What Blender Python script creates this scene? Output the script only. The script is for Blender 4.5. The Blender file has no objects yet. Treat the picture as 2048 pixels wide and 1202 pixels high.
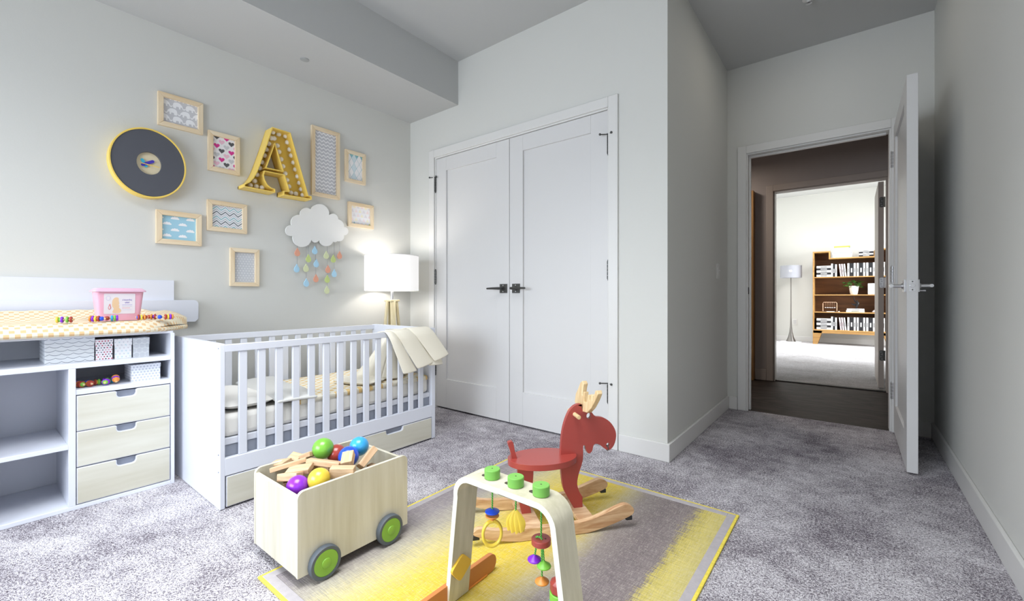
import bpy, bmesh, math, random
from mathutils import Vector, Matrix
from mathutils.geometry import tessellate_polygon
random.seed(7)
SC = bpy.context.scene
COL = SC.collection
PI = math.pi

def rgb(r, g, b):
    f = lambda c: (c/255/12.92) if c/255 <= .04045 else ((c/255+.055)/1.055)**2.4
    return (f(r), f(g), f(b), 1.0)

# ------------------------------------------------------------------ camera
TH = math.radians(38.14)
CH = .915
cam_d = bpy.data.cameras.new('camera'); cam = bpy.data.objects.new('camera', cam_d); COL.objects.link(cam)
cam.location = (0, 0, CH); cam.rotation_euler = (PI/2, 0, TH)
cam_d.sensor_width = 36; cam_d.lens = 36*865/2048; cam_d.shift_y = -9/2048; cam_d.clip_start = .02; cam_d.clip_end = 60
SC.camera = cam
# ------------------------------------------------------------------ world, lights, exposure
SC.view_settings.view_transform = 'Standard'; SC.view_settings.look = 'None'
SC.view_settings.gamma = 1; SC.view_settings.use_curve_mapping = False
SC.view_settings.exposure = 0.0
W = bpy.data.worlds.new('world'); SC.world = W; W.use_nodes = True
W.node_tree.nodes['Background'].inputs[0].default_value = (.75, .85, 1, 1)
W.node_tree.nodes['Background'].inputs[1].default_value = .6

def area(name, loc, target, sx, sy, power, col, spread=PI):
    l = bpy.data.lights.new(name, 'AREA'); l.shape = 'RECTANGLE'; l.size = sx; l.size_y = sy
    l.energy = power; l.color = col; l.spread = spread
    o = bpy.data.objects.new(name, l); COL.objects.link(o); o.location = loc
    o.rotation_euler = (Vector(target)-Vector(loc)).to_track_quat('-Z', 'Y').to_euler()
    return o
area('daylight_window', (-1.75, -1.80, 1.25), (-1.75, 1.2, .30), 2.2, 1.3, 66, (.82, .90, 1), math.radians(145))
area('daylight_far_room', (2.45, 9.0, 1.5), (-1, 9.4, 1.0), 2.0, 1.8, 125, (.96, .98, 1), math.radians(110))
area('fill_light_far_room', (-.2, 9.2, 2.90), (-.2, 9.2, 0), 1.4, 1.4, 58, (.97, .98, 1), math.radians(95))  # added overhead fill to even out the back wall, no real fixture
area('fill_light_bedroom', (-1.05, .25, 2.72), (-1.15, .35, 0), 1.6, 1.6, 48, (.93, .96, 1), math.radians(112))  # soft overhead fill added to brighten the floor, no real fixture
area('fill_light_entry', (-.25, 3.1, 2.72), (-.25, 3.1, 0), .3, .3, 1.2, (1, .93, .82))  # small warm fill added over the entry, no real fixture
area('fill_light_hall', (-1.35, 4.75, 2.35), (-1.35, 4.75, 0), .3, .3, 11, (1, .88, .78))  # warm fill added to lift the dim hall, no real fixture
def point(name, loc, power, col, r):
    l = bpy.data.lights.new(name, 'POINT'); l.energy = power; l.color = col; l.shadow_soft_size = r
    o = bpy.data.objects.new(name, l); COL.objects.link(o); o.location = loc
LAMP_P = (-2.80, 2.06, 1.09)

# ------------------------------------------------------------------ materials
MATS = {}
def newmat(name):
    m = bpy.data.materials.new(name); m.use_nodes = True
    return m, m.node_tree, m.node_tree.nodes['Principled BSDF']
def paint(name, col, rough=.5, bump=0, bscale=200, metal=0, coat=0, var=0, vscale=3, emis=None, estr=0, spec=.5, trans=0):
    if name in MATS: return MATS[name]
    m, t, b = newmat(name); MATS[name] = m
    b.inputs['Base Color'].default_value = col; b.inputs['Roughness'].default_value = rough
    b.inputs['Metallic'].default_value = metal; b.inputs['Coat Weight'].default_value = coat
    b.inputs['Specular IOR Level'].default_value = spec
    b.inputs['Transmission Weight'].default_value = trans
    if emis: b.inputs['Emission Color'].default_value = emis; b.inputs['Emission Strength'].default_value = estr
    if bump or var:
        tc = t.nodes.new('ShaderNodeTexCoord')
    if bump:
        n = t.nodes.new('ShaderNodeTexNoise'); n.inputs['Scale'].default_value = bscale; n.inputs['Detail'].default_value = 3
        bp = t.nodes.new('ShaderNodeBump'); bp.inputs['Strength'].default_value = bump; bp.inputs['Distance'].default_value = .002
        t.links.new(tc.outputs['Object'], n.inputs['Vector']); t.links.new(n.outputs['Fac'], bp.inputs['Height'])
        t.links.new(bp.outputs['Normal'], b.inputs['Normal'])
    if var:
        n = t.nodes.new('ShaderNodeTexNoise'); n.inputs['Scale'].default_value = vscale; n.inputs['Detail'].default_value = 4
        r = t.nodes.new('ShaderNodeValToRGB')
        r.color_ramp.elements[0].position = .3; r.color_ramp.elements[1].position = .7
        r.color_ramp.elements[0].color = tuple(c*(1-var) for c in col[:3])+(1,)
        r.color_ramp.elements[1].color = tuple(min(1, c*(1+var*.6)) for c in col[:3])+(1,)
        t.links.new(tc.outputs['Object'], n.inputs['Vector']); t.links.new(n.outputs['Fac'], r.inputs['Fac'])
        t.links.new(r.outputs['Color'], b.inputs['Base Color'])
    return m
def wood(name, c1, c2, axis=1, scale=14, rough=.5, stretch=14, swirl=1.5, rings=0, bump=.1):
    if name in MATS: return MATS[name]
    m, t, b = newmat(name); MATS[name] = m
    L = t.links
    tc = t.nodes.new('ShaderNodeTexCoord'); mp = t.nodes.new('ShaderNodeMapping')
    s = [scale]*3; s[axis] = scale/stretch; mp.inputs['Scale'].default_value = s
    L.new(tc.outputs['Object'], mp.inputs['Vector'])
    n = t.nodes.new('ShaderNodeTexNoise'); n.inputs['Scale'].default_value = 1; n.inputs['Detail'].default_value = 6; n.inputs['Distortion'].default_value = swirl
    L.new(mp.outputs['Vector'], n.inputs['Vector'])
    n2 = t.nodes.new('ShaderNodeTexNoise'); n2.inputs['Scale'].default_value = 6; n2.inputs['Detail'].default_value = 4
    L.new(mp.outputs['Vector'], n2.inputs['Vector'])
    mx = t.nodes.new('ShaderNodeMath'); mx.operation = 'MULTIPLY_ADD'; mx.inputs[1].default_value = .3
    L.new(n2.outputs['Fac'], mx.inputs[0]); L.new(n.outputs['Fac'], mx.inputs[2])
    src = mx.outputs[0]
    if rings:
        w = t.nodes.new('ShaderNodeMath'); w.operation = 'MULTIPLY'; w.inputs[1].default_value = rings
        L.new(src, w.inputs[0]); f = t.nodes.new('ShaderNodeMath'); f.operation = 'PINGPONG'; f.inputs[1].default_value = 1
        L.new(w.outputs[0], f.inputs[0]); src = f.outputs[0]
    r = t.nodes.new('ShaderNodeValToRGB')
    e = r.color_ramp.elements
    if rings: e[0].position = 0; e[1].position = 1
    else: e[0].position = .42; e[1].position = .85
    e[0].color = c1; e[1].color = c2
    L.new(src, r.inputs['Fac']); L.new(r.outputs['Color'], b.inputs['Base Color'])
    bp = t.nodes.new('ShaderNodeBump'); bp.inputs['Strength'].default_value = bump; bp.inputs['Distance'].default_value = .001
    L.new(src, bp.inputs['Height']); L.new(bp.outputs['Normal'], b.inputs['Normal'])
    b.inputs['Roughness'].default_value = rough
    return m
def carpet(name, dark, light, fine=300, patch=2.6, bias=0.0, bump=1.0):
    m, t, b = newmat(name); L = t.links
    tc = t.nodes.new('ShaderNodeTexCoord')
    def noise(s, d=4, dist=0):
        n = t.nodes.new('ShaderNodeTexNoise'); n.inputs['Scale'].default_value = s; n.inputs['Detail'].default_value = d; n.inputs['Distortion'].default_value = dist
        L.new(tc.outputs['Object'], n.inputs['Vector']); return n.outputs['Fac']
    def math(op, a, bb, c=None):
        n = t.nodes.new('ShaderNodeMath'); n.operation = op
        for i, v in enumerate((a, bb, c)):
            if v is None: continue
            if isinstance(v, (int, float)): n.inputs[i].default_value = v
            else: L.new(v, n.inputs[i])
        return n.outputs[0]
    f = noise(fine, 1); p = noise(patch, 5, .5); q = noise(17, 4, .3); g = noise(fine*.4, 2); p2 = noise(.8, 2)
    v = math('MULTIPLY_ADD', f, 2.6, -1.3)
    v = math('MULTIPLY_ADD', g, 1.9, math('ADD', v, -.5))
    v = math('MULTIPLY_ADD', p, 1.25, v)  # brushed-pile shading, put into the colour as soft patches
    v = math('MULTIPLY_ADD', q, .75, v)
    v = math('ADD', math('MULTIPLY_ADD', p2, .8, v), -1.43+bias)
    r = t.nodes.new('ShaderNodeValToRGB'); r.color_ramp.elements[0].color = dark; r.color_ramp.elements[1].color = light
    r.color_ramp.elements[0].position = .0; r.color_ramp.elements[1].position = 1
    L.new(v, r.inputs['Fac']); L.new(r.outputs['Color'], b.inputs['Base Color'])
    b.inputs['Roughness'].default_value = .95; b.inputs['Specular IOR Level'].default_value = .1
    bp = t.nodes.new('ShaderNodeBump'); bp.inputs['Strength'].default_value = bump; bp.inputs['Distance'].default_value = .006
    h = math('MULTIPLY_ADD', f, .7, g)
    L.new(h, bp.inputs['Height']); L.new(bp.outputs['Normal'], b.inputs['Normal'])
    MATS[name] = m
    return m
def checks(name, c1, c2, sx, sy, ax=(1, 0), gap=.5, stripe=None):
    """two-tone printed cloth: blocks of c2 on c1, alternate rows shifted; ax = the two object axes"""
    m, t, b = newmat(name); L = t.links
    tc = t.nodes.new('ShaderNodeTexCoord'); sp = t.nodes.new('ShaderNodeSeparateXYZ'); L.new(tc.outputs['Object'], sp.inputs[0])
    def math(op, a, bb=None, c=None):
        n = t.nodes.new('ShaderNodeMath'); n.operation = op
        for i, v in enumerate((a, bb, c)):
            if v is None: continue
            if isinstance(v, (int, float)): n.inputs[i].default_value = v
            else: L.new(v, n.inputs[i])
        return n.outputs[0]
    u = math('DIVIDE', sp.outputs[ax[0]], sx); v = math('DIVIDE', sp.outputs[ax[1]], sy)
    row = math('FLOOR', v)
    u2 = math('MULTIPLY_ADD', math('PINGPONG', row, 1), .5, u)
    a = math('LESS_THAN', math('FRACT', u2), gap); bb = math('LESS_THAN', math('FRACT', v), .62)
    k = math('MULTIPLY', a, bb)
    mix = t.nodes.new('ShaderNodeMix'); mix.data_type = 'RGBA'
    L.new(k, mix.inputs[0]); mix.inputs[6].default_value = c1; mix.inputs[7].default_value = c2
    L.new(mix.outputs[2], b.inputs['Base Color']); b.inputs['Roughness'].default_value = .9
    n = t.nodes.new('ShaderNodeTexNoise'); n.inputs['Scale'].default_value = 500
    bp = t.nodes.new('ShaderNodeBump'); bp.inputs['Strength'].default_value = .15; L.new(tc.outputs['Object'], n.inputs['Vector'])
    L.new(n.outputs['Fac'], bp.inputs['Height']); L.new(bp.outputs['Normal'], b.inputs['Normal'])
    MATS[name] = m
    return m

WALL = paint('wall_paint', rgb(214, 214, 209), .75, .12, 160)
CEIL = paint('ceiling_paint', rgb(192, 193, 192), .85, .15, 140)
TRIM = paint('trim_paint', rgb(222, 221, 218), .38, .03, 60)
DOORW = paint('door_paint', rgb(216, 215, 214), .42, .04, 60)
WHITE = paint('white_lacquer', rgb(224, 227, 236), .32)
GREYIN = paint('drawer_box_grey', rgb(146, 152, 166), .5)
BIRCH_H = wood('birch_front', rgb(218, 216, 203), rgb(200, 196, 178), 1, 9, .45, 9, .6)
BIRCH_V = wood('birch_panel', rgb(222, 218, 203), rgb(197, 191, 170), 2, 16, .5, 16, .5)
BIRCH_IN = wood('birch_inside', rgb(190, 175, 140), rgb(168, 152, 118), 2, 16, .6, 16, .5)
PINE_F = wood('pine_frame', rgb(244, 230, 204), rgb(224, 196, 154), 1, 20, .55, 12, 1.0)
PINE_FZ = wood('pine_frame_upright', rgb(244, 230, 204), rgb(224, 196, 154), 2, 20, .55, 12, 1.0)
BLOCKW = wood('block_wood', rgb(226, 196, 160), rgb(184, 146, 108), 0, 40, .6, 9, .8)
ROCKW = wood('rocker_wood', rgb(232, 200, 158), rgb(176, 128, 84), 0, 16, .5, 6, 2.2)
PLY = wood('gym_plywood', rgb(216, 210, 188), rgb(188, 182, 156), 2, 24, .5, 16, .4)
PLYEDGE = paint('gym_edge', rgb(232, 230, 216), .5)
DARKMET = paint('dark_nickel', rgb(92, 92, 90), .35, metal=.85)
CHROME = paint('satin_chrome', rgb(215, 215, 218), .22, metal=.95)
BLACK = paint('black_rubber', rgb(40, 40, 42), .6)
RED = paint('red_stain', rgb(162, 66, 58), .34, .02, 80, coat=.15)
REDTOY = paint('red_toy', rgb(170, 62, 44), .35)
BLUETOY = paint('blue_toy', rgb(28, 78, 214), .35)
PURPLE = paint('purple_toy', rgb(136, 40, 210), .35)
YELTOY = paint('yellow_toy', rgb(236, 204, 70), .4)
ORTOY = paint('orange_toy', rgb(222, 142, 60), .4)
GRTOY = paint('green_toy', rgb(126, 196, 70), .4)
CYTOY = paint('cyan_toy', rgb(46, 170, 224), .35)
RODW = paint('rod_wood', rgb(222, 190, 140), .5)
YEL = paint('yellow_lacquer', rgb(246, 212, 104), .38)
CREAM = paint('cream_cloth', rgb(240, 234, 217), .9, .25, 500)
LINEN = paint('white_linen', rgb(238, 236, 230), .9, .25, 420)
GREYLIN = paint('grey_linen', rgb(216, 216, 212), .9, .25, 420)

# ------------------------------------------------------------------ mesh builder
MW = {}   # world matrices of the Empties (kept here: no depsgraph needed)
class MB:
    def __init__(s): s.v = []; s.f = []; s.m = []
    def add(s, vs, fs, mi=0):
        o = len(s.v); s.v += [tuple(p) for p in vs]; s.f += [tuple(i+o for i in f) for f in fs]; s.m += [mi]*len(fs); return s
    def box(s, x0, x1, y0, y1, z0, z1, mi=0, M=None):
        vs = [Vector((x, y, z)) for x in (x0, x1) for y in (y0, y1) for z in (z0, z1)]
        if M: vs = [M @ p for p in vs]
        return s.add(vs, [(0, 1, 3, 2), (4, 6, 7, 5), (0, 4, 5, 1), (2, 3, 7, 6), (0, 2, 6, 4), (1, 5, 7, 3)], mi)
    def prism(s, poly, fn, t0, t1, mi=0, holes=(), mi_side=None):
        """poly (2D) mapped by fn(u, v, t)"""
        loops = [list(poly)]+[list(h) for h in holes]
        tris = tessellate_polygon([[Vector((p[0], p[1], 0)) for p in l] for l in loops])
        flat = [p for l in loops for p in l]; n = len(flat)
        vs = [fn(p[0], p[1], t0) for p in flat]+[fn(p[0], p[1], t1) for p in flat]
        if len(loops) == 1:
            fs = [tuple(range(n))[::-1], tuple(range(n, 2*n))] if n < 5 else [tuple(t)[::-1] for t in tris]+[tuple(i+n for i in t) for t in tris]
        else: fs = [tuple(t)[::-1] for t in tris]+[tuple(i+n for i in t) for t in tris]
        s.add(vs, fs, mi)
        o = len(s.v)-2*n; k = 0; sd = []
        for l in loops:
            for i in range(len(l)):
                a = k+i; b = k+(i+1) % len(l); sd.append((o+a, o+b, o+b+n, o+a+n))
            k += len(l)
        s.f += sd; s.m += [mi if mi_side is None else mi_side]*len(sd); return s
    def lathe(s, prof, c=(0, 0, 0), M=None, seg=24, mi=0, sy=1.0, caps=True):
        """prof: (r, h) pairs about +Z through c, M applied before c"""
        vs = []
        for r, h in prof:
            for i in range(seg):
                a = 2*PI*i/seg; p = Vector((r*math.cos(a), r*sy*math.sin(a), h)); vs.append((M @ p if M else p)+Vector(c))
        fs = []
        for j in range(len(prof)-1):
            for i in range(seg):
                k = (i+1) % seg; fs.append((j*seg+i, j*seg+k, (j+1)*seg+k, (j+1)*seg+i))
        if caps: fs += [tuple(range(seg))[::-1], tuple(range((len(prof)-1)*seg, len(prof)*seg))]
        return s.add(vs, fs, mi)
    def cyl(s, p0, p1, r, r1=None, seg=16, mi=0):
        p0 = Vector(p0); p1 = Vector(p1); d = p1-p0
        M = d.to_track_quat('Z', 'Y').to_matrix()
        return s.lathe([(r, 0), (r if r1 is None else r1, d.length)], p0, M, seg, mi)
    def ball(s, c, r, seg=20, mi=0, sc=(1, 1, 1)):
        n = seg//2; vs = [Vector((0, 0, -1))]; fs = []
        for j in range(1, n):
            t = -PI/2+PI*j/n
            vs += [Vector((math.cos(t)*math.cos(2*PI*i/seg), math.cos(t)*math.sin(2*PI*i/seg), math.sin(t))) for i in range(seg)]
        vs.append(Vector((0, 0, 1)))
        for i in range(seg): fs.append((0, 1+(i+1) % seg, 1+i))
        for j in range(n-2):
            for i in range(seg):
                a = 1+j*seg; k = (i+1) % seg; fs.append((a+i, a+k, a+seg+k, a+seg+i))
        a = 1+(n-2)*seg
        for i in range(seg): fs.append((a+i, a+(i+1) % seg, len(vs)-1))
        return s.add([Vector(c)+Vector((p.x*sc[0], p.y*sc[1], p.z*sc[2]))*r for p in vs], fs, mi)
    def torus(s, c, R, r, M=None, seg=28, rs=10, mi=0, sx=1, sy=1, arc=2*PI):
        vs = []; fs = []
        for i in range(seg):
            a = arc*i/seg
            for j in range(rs):
                b = 2*PI*j/rs; p = Vector(((R+r*math.cos(b))*math.cos(a)*sx, (R+r*math.cos(b))*math.sin(a)*sy, r*math.sin(b)))
                vs.append((M @ p if M else p)+Vector(c))
        for i in range(seg):
            for j in range(rs):
                k = (i+1) % seg; l = (j+1) % rs; fs.append((i*rs+j, k*rs+j, k*rs+l, i*rs+l))
        return s.add(vs, fs, mi)
    def tube(s, pts, r, seg=8, mi=0):
        pts = [Vector(p) for p in pts]; vs = []; fs = []; up = Vector((0, 0, 1))
        for i, p in enumerate(pts):
            d = (pts[min(i+1, len(pts)-1)]-pts[max(i-1, 0)]).normalized()
            a = d.cross(up if abs(d.z) < .95 else Vector((1, 0, 0))).normalized(); b = a.cross(d)
            rr = r[i] if isinstance(r, (list, tuple)) else r
            vs += [p+(a*math.cos(2*PI*j/seg)+b*math.sin(2*PI*j/seg))*rr for j in range(seg)]
        for i in range(len(pts)-1):
            for j in range(seg):
                k = (j+1) % seg; fs.append((i*seg+j, i*seg+k, (i+1)*seg+k, (i+1)*seg+j))
        fs += [tuple(range(seg))[::-1], tuple(range((len(pts)-1)*seg, len(pts)*seg))]
        return s.add(vs, fs, mi)
    def grid(s, nu, nv, fn, mi=0, thick=0):
        vs = [Vector(fn(i/nu, j/nv)) for i in range(nu+1) for j in range(nv+1)]
        fs = [(i*(nv+1)+j, (i+1)*(nv+1)+j, (i+1)*(nv+1)+j+1, i*(nv+1)+j+1) for i in range(nu) for j in range(nv)]
        return s.add(vs, fs, mi)
    def build(s, name, mats, parent=None, bevel=0, seg=2, smooth=True, angle=35, local=False, solid=0, sub=0):
        me = bpy.data.meshes.new(name)
        vs = s.v
        if parent is not None and not local:
            Mi = MW[parent.name].inverted(); vs = [Mi @ Vector(p) for p in vs]
        me.from_pydata([tuple(p) for p in vs], [], s.f)
        for m in (mats if isinstance(mats, (list, tuple)) else [mats]): me.materials.append(m)
        me.polygons.foreach_set('material_index', s.m)
        bm = bmesh.new(); bm.from_mesh(me); bmesh.ops.recalc_face_normals(bm, faces=bm.faces); bm.to_mesh(me); bm.free()
        if smooth:
            me.polygons.foreach_set('use_smooth', [True]*len(me.polygons))
            me.set_sharp_from_angle(angle=math.radians(angle))
        me.update()
        o = bpy.data.objects.new(name, me); COL.objects.link(o)
        if parent is not None:
            o.parent = parent; MW[o.name] = MW[parent.name]
        else: MW[o.name] = Matrix.Identity(4)
        if solid:
            md = o.modifiers.new('solid', 'SOLIDIFY'); md.thickness = solid; md.offset = 0
        if sub:
            md = o.modifiers.new('sub', 'SUBSURF'); md.levels = sub; md.render_levels = sub
        if bevel:
            md = o.modifiers.new('bevel', 'BEVEL'); md.width = bevel; md.segments = seg; md.limit_method = 'ANGLE'; md.angle_limit = math.radians(40)
            md.harden_normals = False
        return o
def thing(name, label, cat, loc=(0, 0, 0), M=None, group=None):
    o = bpy.data.objects.new(name, None); COL.objects.link(o); o.empty_display_size = .05
    Mx = M if M is not None else Matrix.Translation(Vector(loc))
    o.matrix_world = Mx; MW[o.name] = Mx.copy()
    o['label'] = label; o['category'] = cat
    if group: o['group'] = group
    return o
def tag(o, label, cat, group=None):
    o['label'] = label; o['category'] = cat
    if group: o['group'] = group
    return o
def struct(o): o['kind'] = 'structure'; return o
def recenter(o):
    """move a top-level mesh's origin to its base centre"""
    me = o.data; xs = [v.co for v in me.vertices]
    c = Vector(((min(v.x for v in xs)+max(v.x for v in xs))/2, (min(v.y for v in xs)+max(v.y for v in xs))/2, min(v.z for v in xs)))
    for v in me.vertices: v.co -= c
    o.location = c; MW[o.name] = Matrix.Translation(c); return o
def frame(p, d, up=(0, 0, 1)):
    """matrix whose X runs along d, Z near up, at p"""
    x = Vector(d).normalized(); z = Vector(up); y = z.cross(x).normalized(); z = x.cross(y)
    M = Matrix((x, y, z)).transposed().to_4x4(); M.translation = Vector(p); return M
def copy_thing(o, loc=None, M=None, label=None):
    c = o.copy(); COL.objects.link(c)
    Mx = M if M is not None else Matrix.Translation(Vector(loc)); c.matrix_world = Mx; MW[c.name] = Mx.copy()
    if label: c['label'] = label
    for ch in list(o.children):
        k = ch.copy(); COL.objects.link(k); k.parent = c
        for g in list(ch.children):
            q = g.copy(); COL.objects.link(q); q.parent = k
    return c
XZ = lambda y0: (lambda u, v, t: (u, y0+t, v))      # u=x v=z, thickness along +y
YZ = lambda x0: (lambda u, v, t: (x0+t, u, v))      # u=y v=z, thickness along +x
XY = lambda z0: (lambda u, v, t: (u, v, z0+t))
def arc3(a, m, b, n=10):
    """polyline of the circle through a, m, b (without b)"""
    ax, ay = a; bx, by = m; cx, cy = b
    d = 2*(ax*(by-cy)+bx*(cy-ay)+cx*(ay-by))
    ux = ((ax*ax+ay*ay)*(by-cy)+(bx*bx+by*by)*(cy-ay)+(cx*cx+cy*cy)*(ay-by))/d
    uy = ((ax*ax+ay*ay)*(cx-bx)+(bx*bx+by*by)*(ax-cx)+(cx*cx+cy*cy)*(bx-ax))/d
    r = math.hypot(ax-ux, ay-uy); t0 = math.atan2(ay-uy, ax-ux); t1 = math.atan2(by-uy, bx-ux); t2 = math.atan2(cy-uy, cx-ux)
    w = lambda t: (t-t0) % (2*PI)
    span = w(t2) if w(t1) < w(t2) else w(t2)-2*PI
    return [(ux+r*math.cos(t0+span*i/n), uy+r*math.sin(t0+span*i/n)) for i in range(n)]
def smooth_poly(pts, n=4, closed=True):
    """Catmull-Rom through pts"""
    out = []; N = len(pts)
    for i in range(N if closed else N-1):
        g = lambda k: pts[k % N] if closed else pts[max(0, min(N-1, k))]
        p0, p1, p2, p3 = g(i-1), g(i), g(i+1), g(i+2)
        for j in range(n):
            t = j/n
            out.append(tuple(.5*(2*p1[k]+(p2[k]-p0[k])*t+(2*p0[k]-5*p1[k]+4*p2[k]-p3[k])*t*t+(3*p1[k]-p0[k]-3*p2[k]+p3[k])*t**3) for k in range(2)))
    if not closed: out.append(tuple(pts[-1]))
    return out
def rrect(u0, u1, v0, v1, r, n=5):
    out = []
    for cu, cv, a in ((u1-r, v1-r, 0), (u0+r, v1-r, PI/2), (u0+r, v0+r, PI), (u1-r, v0+r, 1.5*PI)):
        out += [(cu+r*math.cos(a+PI/2*i/n), cv+r*math.sin(a+PI/2*i/n)) for i in range(n+1)]
    return out
def inset(poly, d):
    out = []; N = len(poly)
    area_ = sum(poly[i][0]*poly[(i+1) % N][1]-poly[(i+1) % N][0]*poly[i][1] for i in range(N))
    sg = 1 if area_ > 0 else -1
    for i in range(N):
        p0, p1, p2 = Vector(poly[i-1]), Vector(poly[i]), Vector(poly[(i+1) % N])
        e1 = (p1-p0).normalized(); e2 = (p2-p1).normalized()
        n1 = Vector((-e1.y, e1.x))*sg; n2 = Vector((-e2.y, e2.x))*sg
        b = n1+n2; k = b.dot(n1)
        b = b/max(k, .3)
        out.append((p1.x+b.x*d, p1.y+b.y*d))
    return out
def ordinal(i): return ['first', 'second', 'third', 'fourth', 'fifth', 'sixth', 'seventh', 'eighth', 'ninth', 'tenth', 'eleventh', 'twelfth', 'thirteenth', 'fourteenth'][i]
# ------------------------------------------------------------------ room shell
LX, CY, SX, DY, RX, RY, CZ = -3.016, 2.41, -.80, 3.87, .42, -1.9, 2.755
CARPET = carpet('carpet_grey', rgb(100, 92, 101), rgb(238, 234, 238))
CARPET2 = carpet('carpet_far_room', rgb(146, 143, 142), rgb(200, 199, 202), fine=260, patch=2, bias=.1)
HALLF = wood('hall_dark_wood', rgb(26, 19, 16), rgb(66, 57, 52), 0, 7, .62, 3, 2.6)
HALLF.node_tree.nodes['Principled BSDF'].inputs['Specular IOR Level'].default_value = .2
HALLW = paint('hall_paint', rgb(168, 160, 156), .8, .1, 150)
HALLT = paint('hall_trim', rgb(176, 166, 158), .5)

def sbox(name, *b, mat=WALL, bevel=0, parent=None):
    o = MB().box(*b).build(name, mat, parent, bevel=bevel)
    return struct(o) if parent is None else o
floor = sbox('floor', LX-.15, RX+.15, RY-.15, DY+.02, -.10, 0, mat=CARPET)
sbox('floor_hall', -2.2, .75, DY+.02, 5.47, -.10, -.002, mat=HALLF)
sbox('floor_far_room', -1.4, 2.7, 5.47, 10.6, -.10, .004, mat=CARPET2)
sbox('ceiling', LX-.15, RX+.15, RY-.15, DY+.11, CZ, CZ+.1, mat=CEIL)
sbox('ceiling_hall', -2.2, .75, DY+.11, 5.52, 2.46, 2.56, mat=HALLW)
sbox('ceiling_far_room', -1.4, 2.7, 5.40, 10.6, 2.94, 3.04, mat=CEIL)
sbox('soffit', LX, -2.43, RY, CY, 2.414, CZ, mat=CEIL)
sbox('wall_left', LX-.12, LX, RY-.12, 4.0, 0, CZ)
sbox('wall_right', RX, RX+.12, RY-.12, DY+.11, 0, CZ)
def wall_open(name, x0, x1, y0, y1, h, ox0, ox1, oz0, oz1, mat=WALL, mat2=None):
    """wall slab along X with one opening"""
    b = MB().box(x0, ox0, y0, y1, 0, h).box(ox1, x1, y0, y1, 0, h).box(ox0, ox1, y0, y1, oz1, h)
    if oz0 > 0: b.box(ox0, ox1, y0, y1, 0, oz0)
    return struct(b.build(name, mat))
wall_open('wall_closet', LX, SX, CY, CY+.12, CZ, -2.702, -1.145, 0, 2.056)
sbox('wall_side', SX-.12, SX, CY+.12, DY, 0, CZ)
wall_open('wall_door', LX, RX, DY, DY+.055, CZ, -.662, .212, 0, 2.052)
wall_open('wall_hall_near', -2.2, .75, DY+.055, DY+.11, CZ, -.662, .212, 0, 2.052, mat=HALLW)
wall_open('wall_rear', LX, RX, RY-.12, RY, CZ, -2.95, -.55, .55, 2.15)
wall_open('wall_hall_far', -2.2, .75, 5.40, 5.46, 2.56, -.665, .27, 0, 2.045, mat=HALLW)
wall_open('wall_far_room_near', -1.4, 2.7, 5.46, 5.52, 2.94, -.665, .27, 0, 2.045)
sbox('wall_hall_left', -2.3, -2.2, DY, 5.52, 0, 2.56, mat=HALLW)
sbox('wall_hall_right', .75, .85, DY, 5.52, 0, 2.56, mat=HALLW)
sbox('wall_far_room_left', -1.4, -1.27, 5.52, 10.6, 0, 2.94)
sbox('wall_far_room_back', -1.4, 2.7, 10.47, 10.6, 0, 2.94)
sbox('wall_far_room_right', 2.6, 2.7, 5.52, 10.6, 0, 2.94)
# window behind the camera: frame, mullion and panes
w1 = struct(thing('window_1', '', '', (-1.75, RY-.06, .55))); del w1['label'], w1['category']
for b in ((-2.95, -2.89, .55, 2.15), (-.61, -.55, .55, 2.15), (-1.78, -1.72, .55, 2.15)):
    MB().box(b[0], b[1], RY-.10, RY-.03, b[2], b[3]).build('window_stile', TRIM, w1, bevel=.004)
for z in (.55, 2.09): MB().box(-2.89, -.61, RY-.10, RY-.03, z, z+.06).build('window_rail', TRIM, w1, bevel=.004)
GLASS = paint('window_glass', (1, 1, 1, 1), .02, trans=1)
for x0, x1 in ((-2.89, -1.78), (-1.72, -.61)): MB().box(x0, x1, RY-.07, RY-.064, .61, 2.09).build('pane', GLASS, w1)

def baseboard(name, x0, x1, y0, y1, h=.10, mat=TRIM):
    sbox(name, x0, x1, y0, y1, 0, h, mat=mat, bevel=.003)
baseboard('baseboard_left', LX, LX+.015, RY, CY)
baseboard('baseboard_closet', LX+.015, -2.758, CY-.015, CY)
baseboard('baseboard_corner', -1.083, SX+.015, CY-.015, CY)
baseboard('baseboard_side', SX, SX+.015, CY, DY)
baseboard('baseboard_door', SX+.015, -.724, DY-.015, DY)
baseboard('baseboard_door_right', .276, RX-.015, DY-.015, DY)
baseboard('baseboard_right', RX-.015, RX, RY, DY)
baseboard('baseboard_hall', -.835, -.728, 5.385, 5.40, .12, HALLT)
baseboard('baseboard_far_room', -1.27, 2.6, 10.455, 10.47, .10)
baseboard('baseboard_far_room_left', -1.27, -1.255, 5.52, 10.455, .10)

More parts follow.
